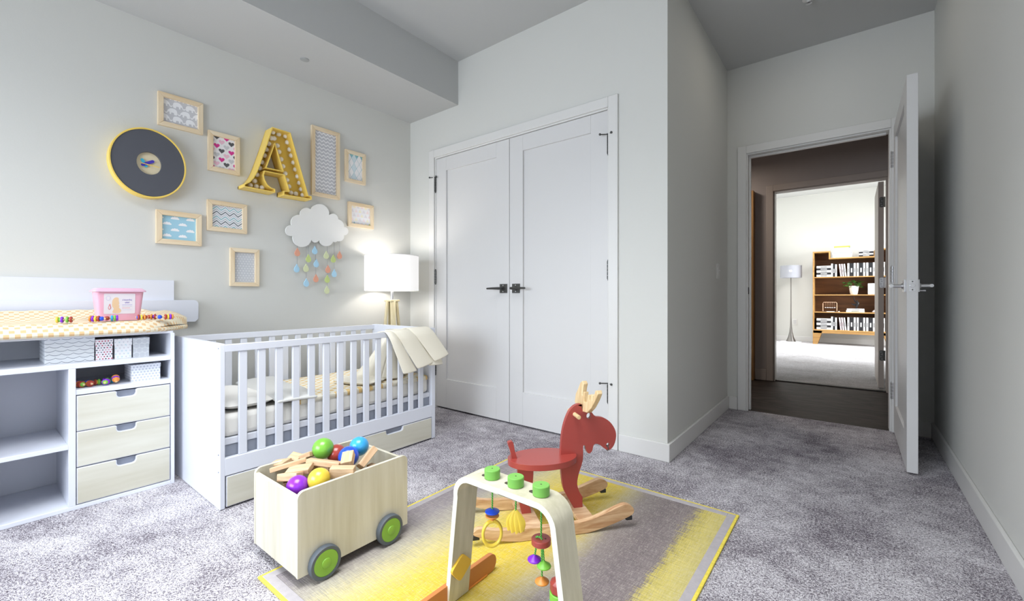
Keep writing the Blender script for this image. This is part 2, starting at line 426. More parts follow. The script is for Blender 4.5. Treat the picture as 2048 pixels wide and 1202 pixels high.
def casing(name, x0, x1, z1, y0, y1, w, jamb=None, mat=TRIM):
    """door casing: two legs, a head and jamb boards, each its own board"""
    t = struct(thing(name, '', '', ((x0+x1)/2, y0, 0))); del t['label'], t['category']
    MB().box(x0-w, x0, y0, y1, 0, z1+w).build('casing_board', mat, t, bevel=.003)
    MB().box(x1, x1+w, y0, y1, 0, z1+w).build('casing_board', mat, t, bevel=.003)
    MB().box(x0, x1, y0, y1, z1, z1+w).build('casing_board', mat, t, bevel=.003)
    if jamb:
        j0, j1, d = jamb
        MB().box(x0-.004, x0+.010, j0, j1, 0, z1+.004).build('jamb_board', mat, t, bevel=.002)
        MB().box(x1-.010, x1+.004, j0, j1, 0, z1+.004).build('jamb_board', mat, t, bevel=.002)
        MB().box(x0+.010, x1-.010, j0, j1, z1-.010, z1+.004).build('jamb_board', mat, t, bevel=.002)
        if d:
            MB().box(x0+.010, x0+.022, d, d+.03, 0, z1-.010).build('stop_strip', mat, t, bevel=.002)
            MB().box(x0+.022, x1-.022, d, d+.03, z1-.022, z1-.010).build('stop_strip', mat, t, bevel=.002)
    return t
casing('trim_1', -2.697, -1.150, 2.052, CY-.014, CY, .062, (CY, CY+.12, None))
c2 = casing('trim_2', -.660, .210, 2.048, DY-.014, DY, .062, (DY, DY+.11, DY+.05))
MB().box(-.651, -.6485, DY+.012, DY+.040, .93, .985).build('strike_plate', BLACK, c2, bevel=.001)
casing('trim_3', -.663, .268, 2.042, 5.386, 5.40, .064, (5.40, 5.52, None), mat=HALLT)
MB().box(-.651, -.649, 5.40, 5.52, 0, 2.03).build('trim_4', TRIM)['kind'] = 'structure'
sbox('trim_5', -.99, -.836, 5.30, 5.40, 0, 2.06, mat=wood('warm_lit_jamb', rgb(176, 134, 80), rgb(140, 100, 56), 2, 12, .5), bevel=.003)  # orange-brown jamb: warm light falling on it is put into the colour
sbox('trim_6', -.663, .268, 5.43, 5.49, -.002, .009, mat=paint('threshold', rgb(40, 34, 30), .5), bevel=.002)

def hinge(parent, x, y, z, mat=DARKMET, ln=.11, pin=0):
    h = MB()
    for k in range(5): h.cyl((x, y-.002, z-ln/2+ln*k/5+.0012), (x, y-.002, z-ln/2+ln*(k+1)/5-.0012), .0078, seg=10)
    h.ball((x, y, z+ln/2+.003), .006, 10).ball((x, y, z-ln/2-.003), .006, 10)
    h.box(x-.004, x+.004, y, y+.014, z-ln/2, z+ln/2)
    o = h.build('hinge', mat, parent)
    if pin:
        p = MB(); zz = z+ln/2+.006 if pin > 0 else z+ln/2+.004
        p.box(x-.010, x+.010, y-.010, y+.008, zz, zz+.006)
        for sx, L in ((-1, .052), (1, .034)):
            e = (x+sx*L*.8, y-L*.55, zz+.003)
            p.cyl((x, y, zz+.003), e, .0035, seg=8); p.ball(e, .0075, 10)
        p.build('pin_stop', mat, o)
    return o
def shaker(t, P, u0, u1, z0, z1, d0, d1, pu0, pu1, pz0, pz1, rec, both=False, mat=DOORW):
    """door leaf of stiles, rails and a sunk panel; P(u0,u1,d0,d1,z0,z1) -> box"""
    def b(name, a0, a1, e0, e1, h0, h1, bev=.002): return MB().box(*P(a0, a1, e0, e1, h0, h1)).build(name, mat, t, bevel=bev)
    b('stile', u0, pu0, d0, d1, z0, z1, .0015); b('stile', pu1, u1, d0, d1, z0, z1, .0015)
    b('rail', pu0, pu1, d0, d1, z0, pz0, .0012); b('rail', pu0, pu1, d0, d1, pz1, z1, .0012)
    b('panel', pu0-.004, pu1+.004, d0+rec, d1-(rec if both else 0), pz0-.004, pz1+.004, 0)
PX = lambda a0, a1, e0, e1, h0, h1: (a0, a1, e0, e1, h0, h1)
PY = lambda a0, a1, e0, e1, h0, h1: (e0, e1, a0, a1, h0, h1)
def door(name, loc):
    t = struct(thing(name, '', '', loc)); del t['label'], t['category']; return t
def lever(parent, x, y, z, dx, dy, out, mat, L=.115):
    """square rose on the leaf, neck along `out`, tapered lever along (dx,dy)"""
    ox, oy = out; h = MB()
    a = .0325
    if oy: h.box(x-a, x+a, y, y+oy*.009, z-a, z+a)
    else: h.box(x, x+ox*.009, y-a, y+a, z-a, z+a)
    o = h.build('handle', mat, parent, bevel=.0015)
    k = MB(); e = (x+ox*.055, y+oy*.055, z)
    k.cyl((x+ox*.009, y+oy*.009, z), (x+ox*.016, y+oy*.016, z), .016, .013)
    k.cyl((x+ox*.014, y+oy*.014, z), e, .0095)
    k.tube([(e[0]-dx*.012, e[1]-dy*.012, z), e, (e[0]+dx*L*.5, e[1]+dy*L*.5, z+.001), (e[0]+dx*L, e[1]+dy*L, z)], [.0085, .0095, .008, .0062], 12)
    k.build('lever', mat, o)
    s = MB()
    for sz in (-.022, .022): s.cyl((x+ox*.0085, y+oy*.0085, z+sz), (x+ox*.0105, y+oy*.0105, z+sz), .0045, seg=10)
    s.build('screw', CHROME, o)
    return o
DFY = CY+.006
for nm, u0, u1, pu0, pu1, hx, hd, hxx in (('door_1', -2.688, -1.9225, -2.572, -2.044, -1.972, -1, -2.692), ('door_2', -1.9185, -1.156, -1.802, -1.275, -1.858, 1, -1.1535)):
    t = door(nm, ((u0+u1)/2, DFY, 0))
    shaker(t, PX, u0, u1, .014, 2.039, DFY, DFY+.04, pu0, pu1, .243, 1.929, .014)
    for z, p in ((1.826, 1), (1.072, 0), (.326, -1)): hinge(t, hxx, DFY-.006, z, pin=p)
    lever(t, hx, DFY, .969, hd, 0, (0, -1), DARKMET)
t = door('door_3', (.244, DY, 0))
shaker(t, PY, 2.995, 3.862, .012, 2.048, .222, .266, 3.135, 3.745, .20, 1.95, .012, both=True)
for z in (1.83, 1.06, .28): hinge(t, .214, 3.862, z, CHROME)
lever(t, .222, 3.062, .968, 0, 1, (-1, 0), CHROME); lever(t, .266, 3.062, .968, 0, 1, (1, 0), CHROME)
MB().prism(rrect(.2305, .2575, .938, .998, .006), XZ(2.9935), 0, .0015).build('latch_plate', CHROME, t, bevel=.0004)
MB().cyl((.244, 2.988, .968), (.244, 2.994, .968), .0095, .011, 14).build('latch_bolt', CHROME, t)
s_ = MB()
for z in (.947, .989): s_.cyl((.244, 2.9925, z), (.244, 2.9935, z), .0032, seg=8)
s_.build('screw', DARKMET, t)
MB().cyl((.275, 3.062, .943), (.300, 3.062, .943), .004, .005, 10).build('privacy_pin', CHROME, t)
t = door('door_4', (.225, 5.72, 0))
sbox('x', .205, .247, 5.545, 6.38, .02, 2.032, mat=HALLT, parent=t).name = 'leaf'
for z, m in ((1.83, DARKMET), (1.045, CHROME), (.335, DARKMET)):
    o = MB().prism(rrect(.214, .2475, z-.05, z+.05, .012), XZ(5.543), 0, .003).build('hinge_leaf', m, t)
    k = MB()
    for zz, xx in ((-.034, .232), (-.012, .225), (.012, .232), (.034, .225)): k.cyl((xx, 5.541, z+zz), (xx, 5.5435, z+zz), .0035, seg=8)
    k.build('screw', CHROME if m is DARKMET else DARKMET, o)
    MB().cyl((.252, 5.540, z-.05), (.252, 5.540, z+.05), .006, seg=10).build('hinge_knuckle', m, t)

# fittings on the shell
t = thing('light_switch', 'white dimmer switch plate on the shaded wall beside the doorway', 'switch', (SX, 3.545, 1.10))
MB().prism(rrect(3.51, 3.58, 1.045, 1.16, .006), YZ(SX), 0, .006).build('plate', TRIM, t, bevel=.001)
MB().box(SX+.006, SX+.009, 3.528, 3.562, 1.07, 1.135).build('rocker', TRIM, t, bevel=.001)
MB().box(SX+.008, SX+.020, 3.540, 3.550, 1.105, 1.112).build('toggle', TRIM, t, bevel=.002)
t = thing('sprinkler_head', 'small white sprinkler cap on the entry ceiling', 'sprinkler', (-.208, 3.235, CZ))
MB().lathe([(.034, CZ), (.034, CZ-.006), (.012, CZ-.012), (.010, CZ-.03)][::-1], (-.208, 3.235, 0)).build('escutcheon', TRIM, t)
MB().lathe([(.012, CZ-.034), (.017, CZ-.032), (.017, CZ-.029)], (-.208, 3.235, 0)).build('deflector', CHROME, t)
t = thing('sprinkler_head', 'small grey concealed sprinkler disc under the soffit', 'sprinkler', (-2.727, 1.344, 2.414))
MB().lathe([(.020, 2.409), (.026, 2.411), (.026, 2.414)], (-2.727, 1.344, 0)).build('cover_disc', paint('soffit_disc', rgb(170, 172, 172), .6), t)
t = thing('wall_outlet', 'white socket plate low on the far room wall behind the floor lamp', 'outlet', (-.91, 10.47, .39))
MB().box(-.95, -.87, 10.463, 10.47, .33, .45).build('plate', TRIM, t, bevel=.002)
MB().box(-.935, -.885, 10.459, 10.463, .35, .43).build('socket', paint('socket_grey', rgb(200, 200, 200), .5), t, bevel=.002)
# ------------------------------------------------------------------ pictures on the left wall
def picture(label, y0, y1, z0, z1, fw, bg, motifs, mats):
    t = thing('picture_frame', label, 'picture frame', (LX, (y0+y1)/2, z0), group='small framed prints on the wall over the crib')
    X0, X1 = LX, LX+.019
    O = [(y0, z0), (y1, z0), (y1, z1), (y0, z1)]; I = [(y0+fw, z0+fw), (y1-fw, z0+fw), (y1-fw, z1-fw), (y0+fw, z1-fw)]
    for k in range(4):
        a, b = k, (k+1) % 4
        quad = [O[a], O[b], I[b], I[a]]
        c = (sum(q[0] for q in quad)/4, sum(q[1] for q in quad)/4)
        quad = [(c[0]+(q[0]-c[0])*.997, c[1]+(q[1]-c[1])*.997) for q in quad]
        MB().prism(quad, YZ(X0), 0, X1-X0).build('frame_side', PINE_F if k in (0, 2) else PINE_FZ, t, bevel=.0012)
    p = MB(); p.box(X0+.001, X0+.006, y0+fw*.5, y1-fw*.5, z0+fw*.5, z1-fw*.5, 0)
    lo = (y0+fw*.6, z0+fw*.6, y1-fw*.6, z1-fw*.6)
    for poly, mi in motifs:
        cs = [(min(max(u, lo[0]), lo[2]), min(max(v, lo[1]), lo[3])) for u, v in poly]
        ar = abs(sum(cs[i][0]*cs[(i+1) % len(cs)][1]-cs[(i+1) % len(cs)][0]*cs[i][1] for i in range(len(cs))))
        if ar < 1e-6: continue
        cl = []
        for q in cs:
            if not cl or (abs(q[0]-cl[-1][0])+abs(q[1]-cl[-1][1])) > 1e-5: cl.append(q)
        if len(cl) < 3: continue
        tr = tessellate_polygon([[Vector((q[0], q[1], 0)) for q in cl]])
        p.add([(X0+.0066, q[0], q[1]) for q in cl], tr, mi)
    o = p.build('print', [paint('print_bg_'+bg[0], bg[1], .7)]+mats, t, smooth=False)
    return t
def at(poly, u, v, s=1, flip=1, rot=0):
    c, sn = math.cos(rot), math.sin(rot)
    return [(u+s*(flip*p[0]*c-p[1]*sn), v+s*(flip*p[0]*sn+p[1]*c)) for p in poly]
W_INK = paint('ink_white', rgb(244, 244, 246), .7)
heart = [(math.sin(a)**3*.5, (13*math.cos(a)-5*math.cos(2*a)-2*math.cos(3*a)-math.cos(4*a))/32) for a in [2*PI*i/24 for i in range(24)]]
eleph = smooth_poly([(-.48, -.30), (-.50, 0), (-.40, .24), (-.15, .34), (.12, .30), (.26, .18), (.38, .05), (.44, -.15), (.56, -.22), (.62, -.12), (.68, -.16), (.60, -.32), (.44, -.32), (.32, -.12), (.20, -.14), (.20, -.34), (.06, -.34), (.04, -.16), (-.18, -.16), (-.22, -.36), (-.40, -.36)], 3)
cloudm = []
_c = [(-.5, -.18), (-.42, .05), (-.18, .14), (.12, .16), (.4, .06), (.5, -.18)]
for i in range(5):
    a, b = _c[i], _c[i+1]; mx, my = (a[0]+b[0])/2, (a[1]+b[1])/2; dx, dy = b[0]-a[0], b[1]-a[1]
    cloudm += arc3(a, (mx-dy*.42, my+dx*.42), b, 6)
cloudm += [(.5, -.18)]
def zigzag(y0, y1, z, amp, per, th):
    n = int((y1-y0)/per*2)+3; top = [(y0-per/2+per/2*i, z+(amp if i % 2 else -amp)) for i in range(n)]
    return top, th
def zig_motifs(y0, y1, z0, z1, amp, per, th, gap, mis):
    out = []; z = z0-amp; k = 0
    while z < z1+amp+gap:
        n = int((y1-y0)/per*2)+3
        for i in range(n):
            a = (y0-per/2+per/2*i, z+(amp if i % 2 else -amp)); b = (y0-per/2+per/2*(i+1), z+(amp if (i+1) % 2 else -amp))
            out.append(([a, b, (b[0], b[1]+th), (a[0], a[1]+th)], mis[k % len(mis)]))
        z += gap; k += 1
    return out
# elephants
mo = []
for r_ in range(6):
    for c_ in range(6):
        fl_ = 1 if (r_) % 2 else -1
        mo.append((at(eleph, .672+c_*.060+(.030 if r_ % 2 else 0), 1.875+r_*.040, .050, fl_), 1))
picture('landscape pine frame with white elephants on grey, topmost of the prints', .668, .879, 1.861, 2.046, .025, ('grey', rgb(206, 206, 210)), mo, [W_INK])
# hearts
mo = []; k = 0
for r_ in range(9):
    for c_ in range(4):
        mo.append((at(heart, .925+c_*.052+(.026 if r_ % 2 else 0), 1.69+r_*.0265, .032), 1+(r_*2+c_*3+(r_//2)) % 4)); k += 1
INKS = [paint('ink_magenta', rgb(220, 60, 150), .7), paint('ink_charcoal', rgb(92, 92, 96), .7), paint('ink_pale_pink', rgb(240, 196, 214), .7), paint('ink_silver', rgb(208, 208, 212), .7)]
picture('upright pine frame with pink and grey hearts, beside the round clock', .904, 1.073, 1.664, 1.902, .026, ('white', rgb(242, 240, 242)), mo, INKS)
# clouds
mo = []
for r_ in range(6):
    for c_ in range(5): mo.append((at(cloudm, .675+c_*.072+(.036 if r_ % 2 else 0), 1.222+r_*.033, .036), 1))
picture('landscape pine frame with white clouds on pale blue, below the round clock', .660, .872, 1.206, 1.392, .027, ('blue', rgb(164, 208, 226)), mo, [W_INK])
# coloured zigzags
mo = zig_motifs(.905, 1.115, 1.31, 1.49, .010, .046, .0056, .0142, [1, 2, 3, 4])
INK2 = [paint('ink_slate', rgb(70, 86, 100), .7), paint('ink_dusty', rgb(188, 196, 206), .7), paint('ink_teal', rgb(132, 190, 200), .7), paint('ink_mist', rgb(206, 208, 218), .7)]
picture('landscape pine frame with thin teal and grey zigzags, right of the cloud print', .900, 1.114, 1.305, 1.489, .026, ('pearl', rgb(240, 240, 242)), mo, INK2)
# dots
mo = []
dot = [(math.cos(2*PI*i/10)*.5, math.sin(2*PI*i/10)*.38) for i in range(10)]
for r_ in range(16):
    for c_ in range(10): mo.append((at(dot, 1.03+c_*.0165+(.008 if r_ % 2 else 0), .985+r_*.0148, .0068), 1))
picture('small upright pine frame with white dots on grey, lowest of the prints', 1.020, 1.186, .976, 1.213, .025, ('dove', rgb(200, 203, 208)), mo, [W_INK])
# tall white zigzag
mo = zig_motifs(1.53, 1.745, 1.64, 2.12, .0065, .031, .0085, .0265, [1])
picture('tall narrow pine frame with bold white zigzags on grey, right of the letter', 1.529, 1.743, 1.631, 2.127, .026, ('steel', rgb(200, 201, 207)), mo, [W_INK])
# diamonds
mo = []
dia = [(0, -.5), (.5, 0), (0, .5), (-.5, 0)]
for r_ in range(6):
    for c_ in range(5): mo.append(([(1.80+c_*.044+q[0]*.042+(.022 if r_ % 2 else 0), 1.79+r_*.0365+q[1]*.070) for q in dia], 1+(c_ % 2 == 1 and r_ % 2 == 1)))
picture('small pine frame with teal and white diamonds, nearest the room corner', 1.788, 1.961, 1.783, 2.025, .025, ('teal', rgb(140, 190, 202)), mo, [W_INK, paint('ink_ice', rgb(216, 230, 236), .7)])
# triangles
mo = []
tri = [(-.5, -.4), (.5, -.4), (0, .5)]
for r_ in range(5):
    for c_ in range(7): mo.append((at(tri, 1.835+c_*.033+(.016 if r_ % 2 else 0), 1.474+r_*.033, .029), 1+(c_+r_*2) % 5 if r_ < 1 else 3+(c_+r_) % 3))
INK3 = [paint('ink_lime', rgb(206, 218, 150), .7), paint('ink_sea', rgb(150, 196, 206), .7), paint('ink_grey', rgb(226, 224, 230), .7), paint('ink_blush', rgb(240, 226, 228), .7), paint('ink_butter', rgb(240, 236, 214), .7)]
picture('landscape pine frame with pale little triangles, right of the cloud mobile', 1.813, 2.033, 1.446, 1.634, .026, ('snow', rgb(240, 240, 244)), mo, INK3)

# ------------------------------------------------------------------ clock
t = thing('wall_clock', 'round wall clock with yellow rim and wide charcoal dial', 'clock', (LX, .624, 1.628))
ry, rz = .163, .186
def disc(mb, x0, x1, r, mi=0, seg=64, cy=.624, cz=1.628, r1=None):
    el = lambda q: [(cy+ry*q*math.cos(2*PI*i/seg), cz+rz*q*math.sin(2*PI*i/seg)) for i in range(seg)]
    return mb.prism(el(r), YZ(x0), 0, x1-x0, mi)
def ring(mb, x0, x1, r0, r1, seg=64):
    el = lambda q: [(.624+ry*q*math.cos(2*PI*i/seg), 1.628+rz*q*math.sin(2*PI*i/seg)) for i in range(seg)]
    return mb.prism(el(r1), YZ(x0), 0, x1-x0, 0, holes=[el(r0)])
ring(MB(), LX, -2.962, .955, 1.0).build('rim', YEL, t, bevel=.002)
ring(MB(), LX+.02, -2.966, .325, .955).build('dial', paint('clock_charcoal', rgb(84, 86, 94), .5), t)
disc(MB(), LX+.004, -2.982, .33).build('face', paint('clock_face', rgb(232, 218, 184), .5), t)
def hand(name, mat, ang, L, w, x):
    p = rrect(-.018, L, -w/2, w/2, w*.48, 4); c, s = math.cos(ang), math.sin(ang)
    MB().prism([(.607+u*c-v*s, 1.622+u*s+v*c) for u, v in p], YZ(x), 0, .0022).build(name, mat, t)
hand('hour_hand', paint('hand_cyan', rgb(60, 182, 214), .4), 2.05, .030, .014, -2.978)
hand('minute_hand', paint('hand_indigo', rgb(70, 56, 176), .4), .55, .046, .015, -2.975)
hand('second_hand', YEL, -.10, .062, .0035, -2.972)

# ------------------------------------------------------------------ marquee letter
t = thing('marquee_letter', 'yellow marquee letter A with small white bulbs', 'letter sign', (LX, 1.28, 1.56))
XF = -2.915
FW = Vector((-math.sin(TH), math.cos(TH), 0)); RT = Vector((math.cos(TH), math.sin(TH), 0)); CP = Vector((0, 0, CH))
def za(x, y, X):   # pixel of the 1556x1202 crop of the letter -> (y, z) on the plane x = X
    d = FW+RT*((470+x*.1414-1024)/865)+Vector((0, 0, 1))*((592-240-y*.1414)/865)
    k = X/d.x
    return (d.y*k, CH+d.z*k)
OUT = [za(x, y, XF) for x, y in ((527, 97), (788, 178), (1040, 1068), (1088, 1076), (1088, 1128), (690, 1062), (690, 1000), (762, 1003), (697, 782), (425, 727), (410, 780), (425, 845), (465, 915), (512, 955), (572, 975), (572, 1030), (130, 945), (130, 905), (205, 868), (262, 805), (300, 735), (335, 650), (430, 385))]
HOLE = [za(x, y, XF) for x, y in ((566, 345), (678, 718), (450, 672))]
th = .006
MB().prism(OUT, YZ(LX), 0, .012, holes=[HOLE]).build('back_plate', YEL, t)
MB().prism(OUT, YZ(LX), 0, XF-LX, holes=[inset(OUT, th)]).build('outer_rim', YEL, t, bevel=.001)
hr = inset(HOLE, -th) if True else HOLE
MB().prism(hr, YZ(LX), 0, XF-LX, holes=[HOLE]).build('inner_rim', YEL, t, bevel=.001)
bulbs = [za(x, y, LX+.036) for x, y in ((535, 172), (620, 200), (715, 228), (742, 316), (772, 418), (795, 502), (827, 602), (853, 700), (884, 798), (910, 890), (935, 980), (957, 1062), (860, 1043), (790, 1030), (513, 257), (553, 260), (478, 338), (445, 418), (417, 502), (380, 597), (350, 680), (310, 772), (277, 862), (217, 924), (302, 940), (382, 957), (597, 362), (622, 450), (651, 555), (678, 655), (709, 757), (735, 850), (763, 940))]
BULB = paint('bulb_white', rgb(255, 253, 250), .25)
for y, z in bulbs:
    b = MB().ball((LX+.036, y, z), .0152, 14).cyl((LX+.012, y, z), (LX+.026, y, z), .007, seg=8)
    b.build('bulb', BULB, t)

# ------------------------------------------------------------------ rain-cloud mobile
t = thing('cloud_mobile', 'white rain cloud wall hanging with strings of coloured drops', 'mobile', (LX, 1.58, 1.3))
def zc(x, y):   # pixel of the 902x1202 crop -> (y, z) on the wall
    px, py = 560+x*.1663, 400+y*.1663
    d = FW+RT*((px-1024)/865)+Vector((0, 0, 1))*((592-py)/865)
    k = (LX+.03)/d.x
    return (d.y*k, CH+d.z*k)
CUSP = [(155, 432), (140, 300), (243, 180), (368, 112), (592, 180), (700, 232), (772, 325), (770, 425), (690, 492), (640, 500), (472, 480), (380, 475)]
BUL = [(68, 365), (158, 205), (300, 95), (480, 48), (650, 165), (752, 262), (824, 375), (748, 486), (665, 508), (565, 556), (428, 512), (275, 566)]
cl = []
for i in range(12): cl += arc3(CUSP[i], BUL[i], CUSP[(i+1) % 12], 10)
MB().prism([zc(*p) for p in cl], YZ(LX+.020), 0, .010).build('cloud', paint('cloud_white', rgb(238, 238, 236), .6), t, bevel=.0015)
MB().box(LX, LX+.022, 1.50, 1.66, 1.36, 1.42).build('wall_block', TRIM, t)
drop = smooth_poly([(0, .5), (.10, .30), (.26, .05), (.31, -.18), (.22, -.40), (0, -.49), (-.22, -.40), (-.31, -.18), (-.26, .05), (-.10, .30)], 2)
DC = {'o': paint('drop_coral', rgb(232, 166, 140), .6), 'b': paint('drop_blue', rgb(176, 216, 240), .6), 'g': paint('drop_green', rgb(198, 214, 136), .6), 'c': paint('drop_lime', rgb(218, 224, 180), .6)}
DROPS = [(212, 625, 'o'), (205, 820, 'b'), (346, 700, 'g'), (317, 815, 'c'), (320, 992, 'b'), (422, 603, 'b'), (440, 760, 'b'), (436, 940, 'o'), (560, 660, 'c'), (580, 830, 'o'), (572, 948, 'g'), (568, 1080, 'c'), (645, 705, 'g'), (656, 880, 'b'), (720, 662, 'o')]
for x, y, c in DROPS:
    u, v = zc(x, y)
    MB().prism(at(drop, u, v, .060), YZ(LX+.022), 0, .007).build('raindrop', DC[c], t, bevel=.001)
STR = paint('string_grey', rgb(150, 150, 152), .8)
for x, y0, y1 in ((210, 540, 800), (320, 545, 960), (343, 550, 670), (433, 505, 900), (445, 505, 650), (572, 545, 1050), (655, 500, 850), (720, 485, 630)):
    a, b = zc(x, y0), zc(x, y1)
    MB().cyl((LX+.0255, a[0], a[1]), (LX+.0255, b[0], b[1]), .0011, seg=6).build('string', STR, t)
# ------------------------------------------------------------------ changing table
t = thing('changing_table', 'white changing table with birch drawer fronts and open shelf, beside the crib', 'changing table', (-2.8, .17, 0))
TX0, TX1 = -3.0, -2.61
def tb(name, *b, mat=WHITE, bev=.0015): return MB().box(*b).build(name, mat, t, bevel=bev)
tb('side_panel', TX0, TX1, .631, .646, 0, .735); tb('side_panel', TX0, TX1, -.312, -.297, 0, .735)
tb('divider', TX0, TX1, .281, .303, .018, .604); tb('divider', TX0, TX1, .031, .053, .018, .604)
tb('top_board', TX0, TX1-.022, -.312, .646, .733, .744)
tb('shelf', TX0, TX1, -.297, .631, .604, .626)
for a, b in ((.303, .631), (-.297, .031)): tb('shelf', TX0, TX1-.002, a, b, .490, .512)
tb('plinth', TX0, TX1, -.297, .631, 0, .018)
tb('back_board', TX0, TX0+.006, -.297, .631, .018, .735)
tb('shelf', TX0, TX1-.004, .053, .281, .262, .280)
MB().prism(rrect(-.40, .740, .76, 1.003, .004), YZ(-3.014), 0, .014).build('splash_back', WHITE, t, bevel=.002)
MB().prism([(-.45, .767), (.835, .767), (.851, .783)]+[(.826+.025*math.cos(a), .869+.023*math.sin(a)) for a in [i*PI/12 for i in range(7)]]+[(-.45, .892)], YZ(-2.999), 0, .016).build('rear_guard', WHITE, t, bevel=.004)
def drawer(parent, x, y0, y1, z0, z1, ny, nw, nd, deep):
    """birch front with a rounded notch cut in its top edge, white rim, grey box behind"""
    r = .012
    front = [(y0, z0), (y1, z0), (y1, z1), (ny+nw/2+.004, z1)]+[(ny+nw/2-.002, z1-.004), (ny+nw/2-.002, z1-nd+r), (ny+nw/2-.006, z1-nd+.003), (ny+nw/2-.002-r, z1-nd), (ny-nw/2+.002+r, z1-nd), (ny-nw/2+.006, z1-nd+.003), (ny-nw/2+.002, z1-nd+r), (ny-nw/2+.002, z1-.004), (ny-nw/2-.004, z1), (y0, z1)]
    o = MB().prism(front, YZ(x-.018), 0, .014).build('drawer', WHITE, parent, bevel=.0015)
    MB().prism(inset(front, .0032), YZ(x-.0045), 0, .003).build('drawer_front', BIRCH_H, o, bevel=.0008)
    MB().box(x-deep, x-.019, y0+.006, y1-.006, z0+.01, z1-.003).build('drawer_box', GREYIN, o)
    return o
for z0, z1 in ((.334, .486), (.180, .331), (.021, .176)):
    drawer(t, TX1+.002, .3055, .6285, z0, z1, .4675, .070, .030, .33)
    drawer(t, TX1+.002, -.2945, .0285, z0, z1, -.133, .070, .030, .33)

# changing mat on top
CHECK = checks('mat_check', rgb(232, 222, 196), rgb(222, 186, 138), .030, .013, (1, 0))
def matfn(u, v):
    # u along y, v across x (0 front, 1 back)
    y = -.36+1.10*u; s = max(0, (y-.46)/.28)
    front = -2.588-.185*s**2.4; back = -2.955+.105*s**2.6
    x = front+(back-front)*v
    e = min(1, v/.10); edge = math.sin(e*PI/2)
    z = .766+.032*edge
    w_ = min(1, max(0, (s-.30)/.6)); w_ = w_*w_*(3-2*w_)
    z += .050*max(0, (v-.70)/.30)**1.5*(1-w_)*(1-.9*math.exp(-((y-.645)/.03)**2))
    z += .060*w_*(1-.85*max(0, (s-.62)/.38)**1.3)*math.sin(PI*min(1, .05+.60*v))
    z += .0016*math.sin(u*95)*math.sin(v*23)
    return (x, y, z)
m = MB().grid(72, 22, matfn)
m.grid(72, 3, lambda u, v: (matfn(u, 0)[0]-.012*math.sin(v*PI)*-1, matfn(u, 0)[1], .766-.022*v))
m.grid(72, 1, lambda u, v: (matfn(u, v)[0], matfn(u, v)[1], .744+.9*max(0, matfn(u, v)[2]-.80)))
m.grid(1, 22, lambda u, v: (matfn(1, v)[0], matfn(1, v)[1], matfn(1, v)[2]*(1-u)+(matfn(1, v)[2]-.022)*u))
mat_o = m.build('changing_mat', CHECK, smooth=True, angle=60)
tag(recenter(mat_o), 'cream and orange checked changing pad with curled end on the white table', 'changing mat')

# wipes tub
t = thing('wipes_tub', 'pink plastic wipes tub with white label on the changing pad', 'wipes tub', (-2.70, .455, .80))
PINK = paint('pink_plastic', rgb(228, 170, 188), .3, coat=.2)
PINKL = paint('pink_lid', rgb(226, 184, 206), .28, coat=.2)
def frust(mb, y0, y1, x0, x1, z0, Y0, Y1, X0, X1, z1, r=.014, n=4):
    a = rrect(x0, x1, y0, y1, r, n); b = rrect(X0, X1, Y0, Y1, r, n); N = len(a)
    mb.add([(p[0], p[1], z0) for p in a]+[(p[0], p[1], z1) for p in b], [tuple(range(N))[::-1], tuple(range(N, 2*N))]+[(i, (i+1) % N, N+(i+1) % N, N+i) for i in range(N)])
    return mb
frust(MB(), .384, .532, -2.772, -2.692, .800, .374, .545, -2.782, -2.682, .934).build('tub', PINK, t, bevel=.001)
b = frust(MB(), .366, .553, -2.790, -2.672, .934, .366, .553, -2.790, -2.672, .9405)
frust(b, .367, .552, -2.789, -2.673, .9405, .380, .540, -2.776, -2.686, .952)
b.build('lid', PINKL, t, bevel=.0012)
# label follows the sloped front; local frame of the front face
fx = lambda z: -2.692+.010*(z-.800)/.134+.0008
LB = [(fx(z), y, z) for y, z in ((.404, .826), (.512, .826), (.512, .930), (.404, .930))]
ins = MB()
def lab(poly, mi, k): ins.add([(fx(v)+k*.0003, u, v) for u, v in poly], tessellate_polygon([[Vector((u, v, 0)) for u, v in poly]]), mi)
lab(rrect(.402, .512, .832, .926, .004), 0, 1)
skin = smooth_poly([(.452, .906), (.441, .908), (.432, .897), (.430, .880), (.431, .866), (.436, .856), (.432, .842), (.436, .836), (.456, .836), (.462, .846), (.458, .856), (.454, .862), (.456, .868), (.453, .874), (.455, .880), (.453, .892)], 3)
lab(skin, 1, 2)
lab([(.417+.008*math.cos(i*PI/8), .905+.011*math.sin(i*PI/8)) for i in range(16)], 2, 2)
lab([(.417+.0062*math.cos(i*PI/8), .905+.0088*math.sin(i*PI/8)) for i in range(16)], 0, 3)
lab(smooth_poly([(.4225, .880), (.426, .867), (.4265, .858), (.421, .852), (.4165, .858), (.418, .867)], 2), 3, 3)
lab(smooth_poly([(.4215, .872), (.4235, .865), (.424, .859), (.421, .855), (.4185, .859), (.4195, .865)], 2), 0, 4)
for z, w_, mi in ((.8725, .036, 4), (.8655, .036, 5), (.858, .028, 3), (.850, .035, 2)): lab([(.465, z), (.465+w_, z), (.465+w_, z+.0016), (.465, z+.0016)], mi, 2)
ins.build('label', [paint('label_white', rgb(224, 218, 222), .5), paint('label_skin', rgb(226, 192, 152), .6), paint('label_lilac', rgb(206, 200, 222), .6), paint('label_red', rgb(220, 120, 124), .6), paint('label_violet', rgb(150, 140, 206), .6), paint('label_grey', rgb(190, 188, 196), .6)], t, smooth=False)
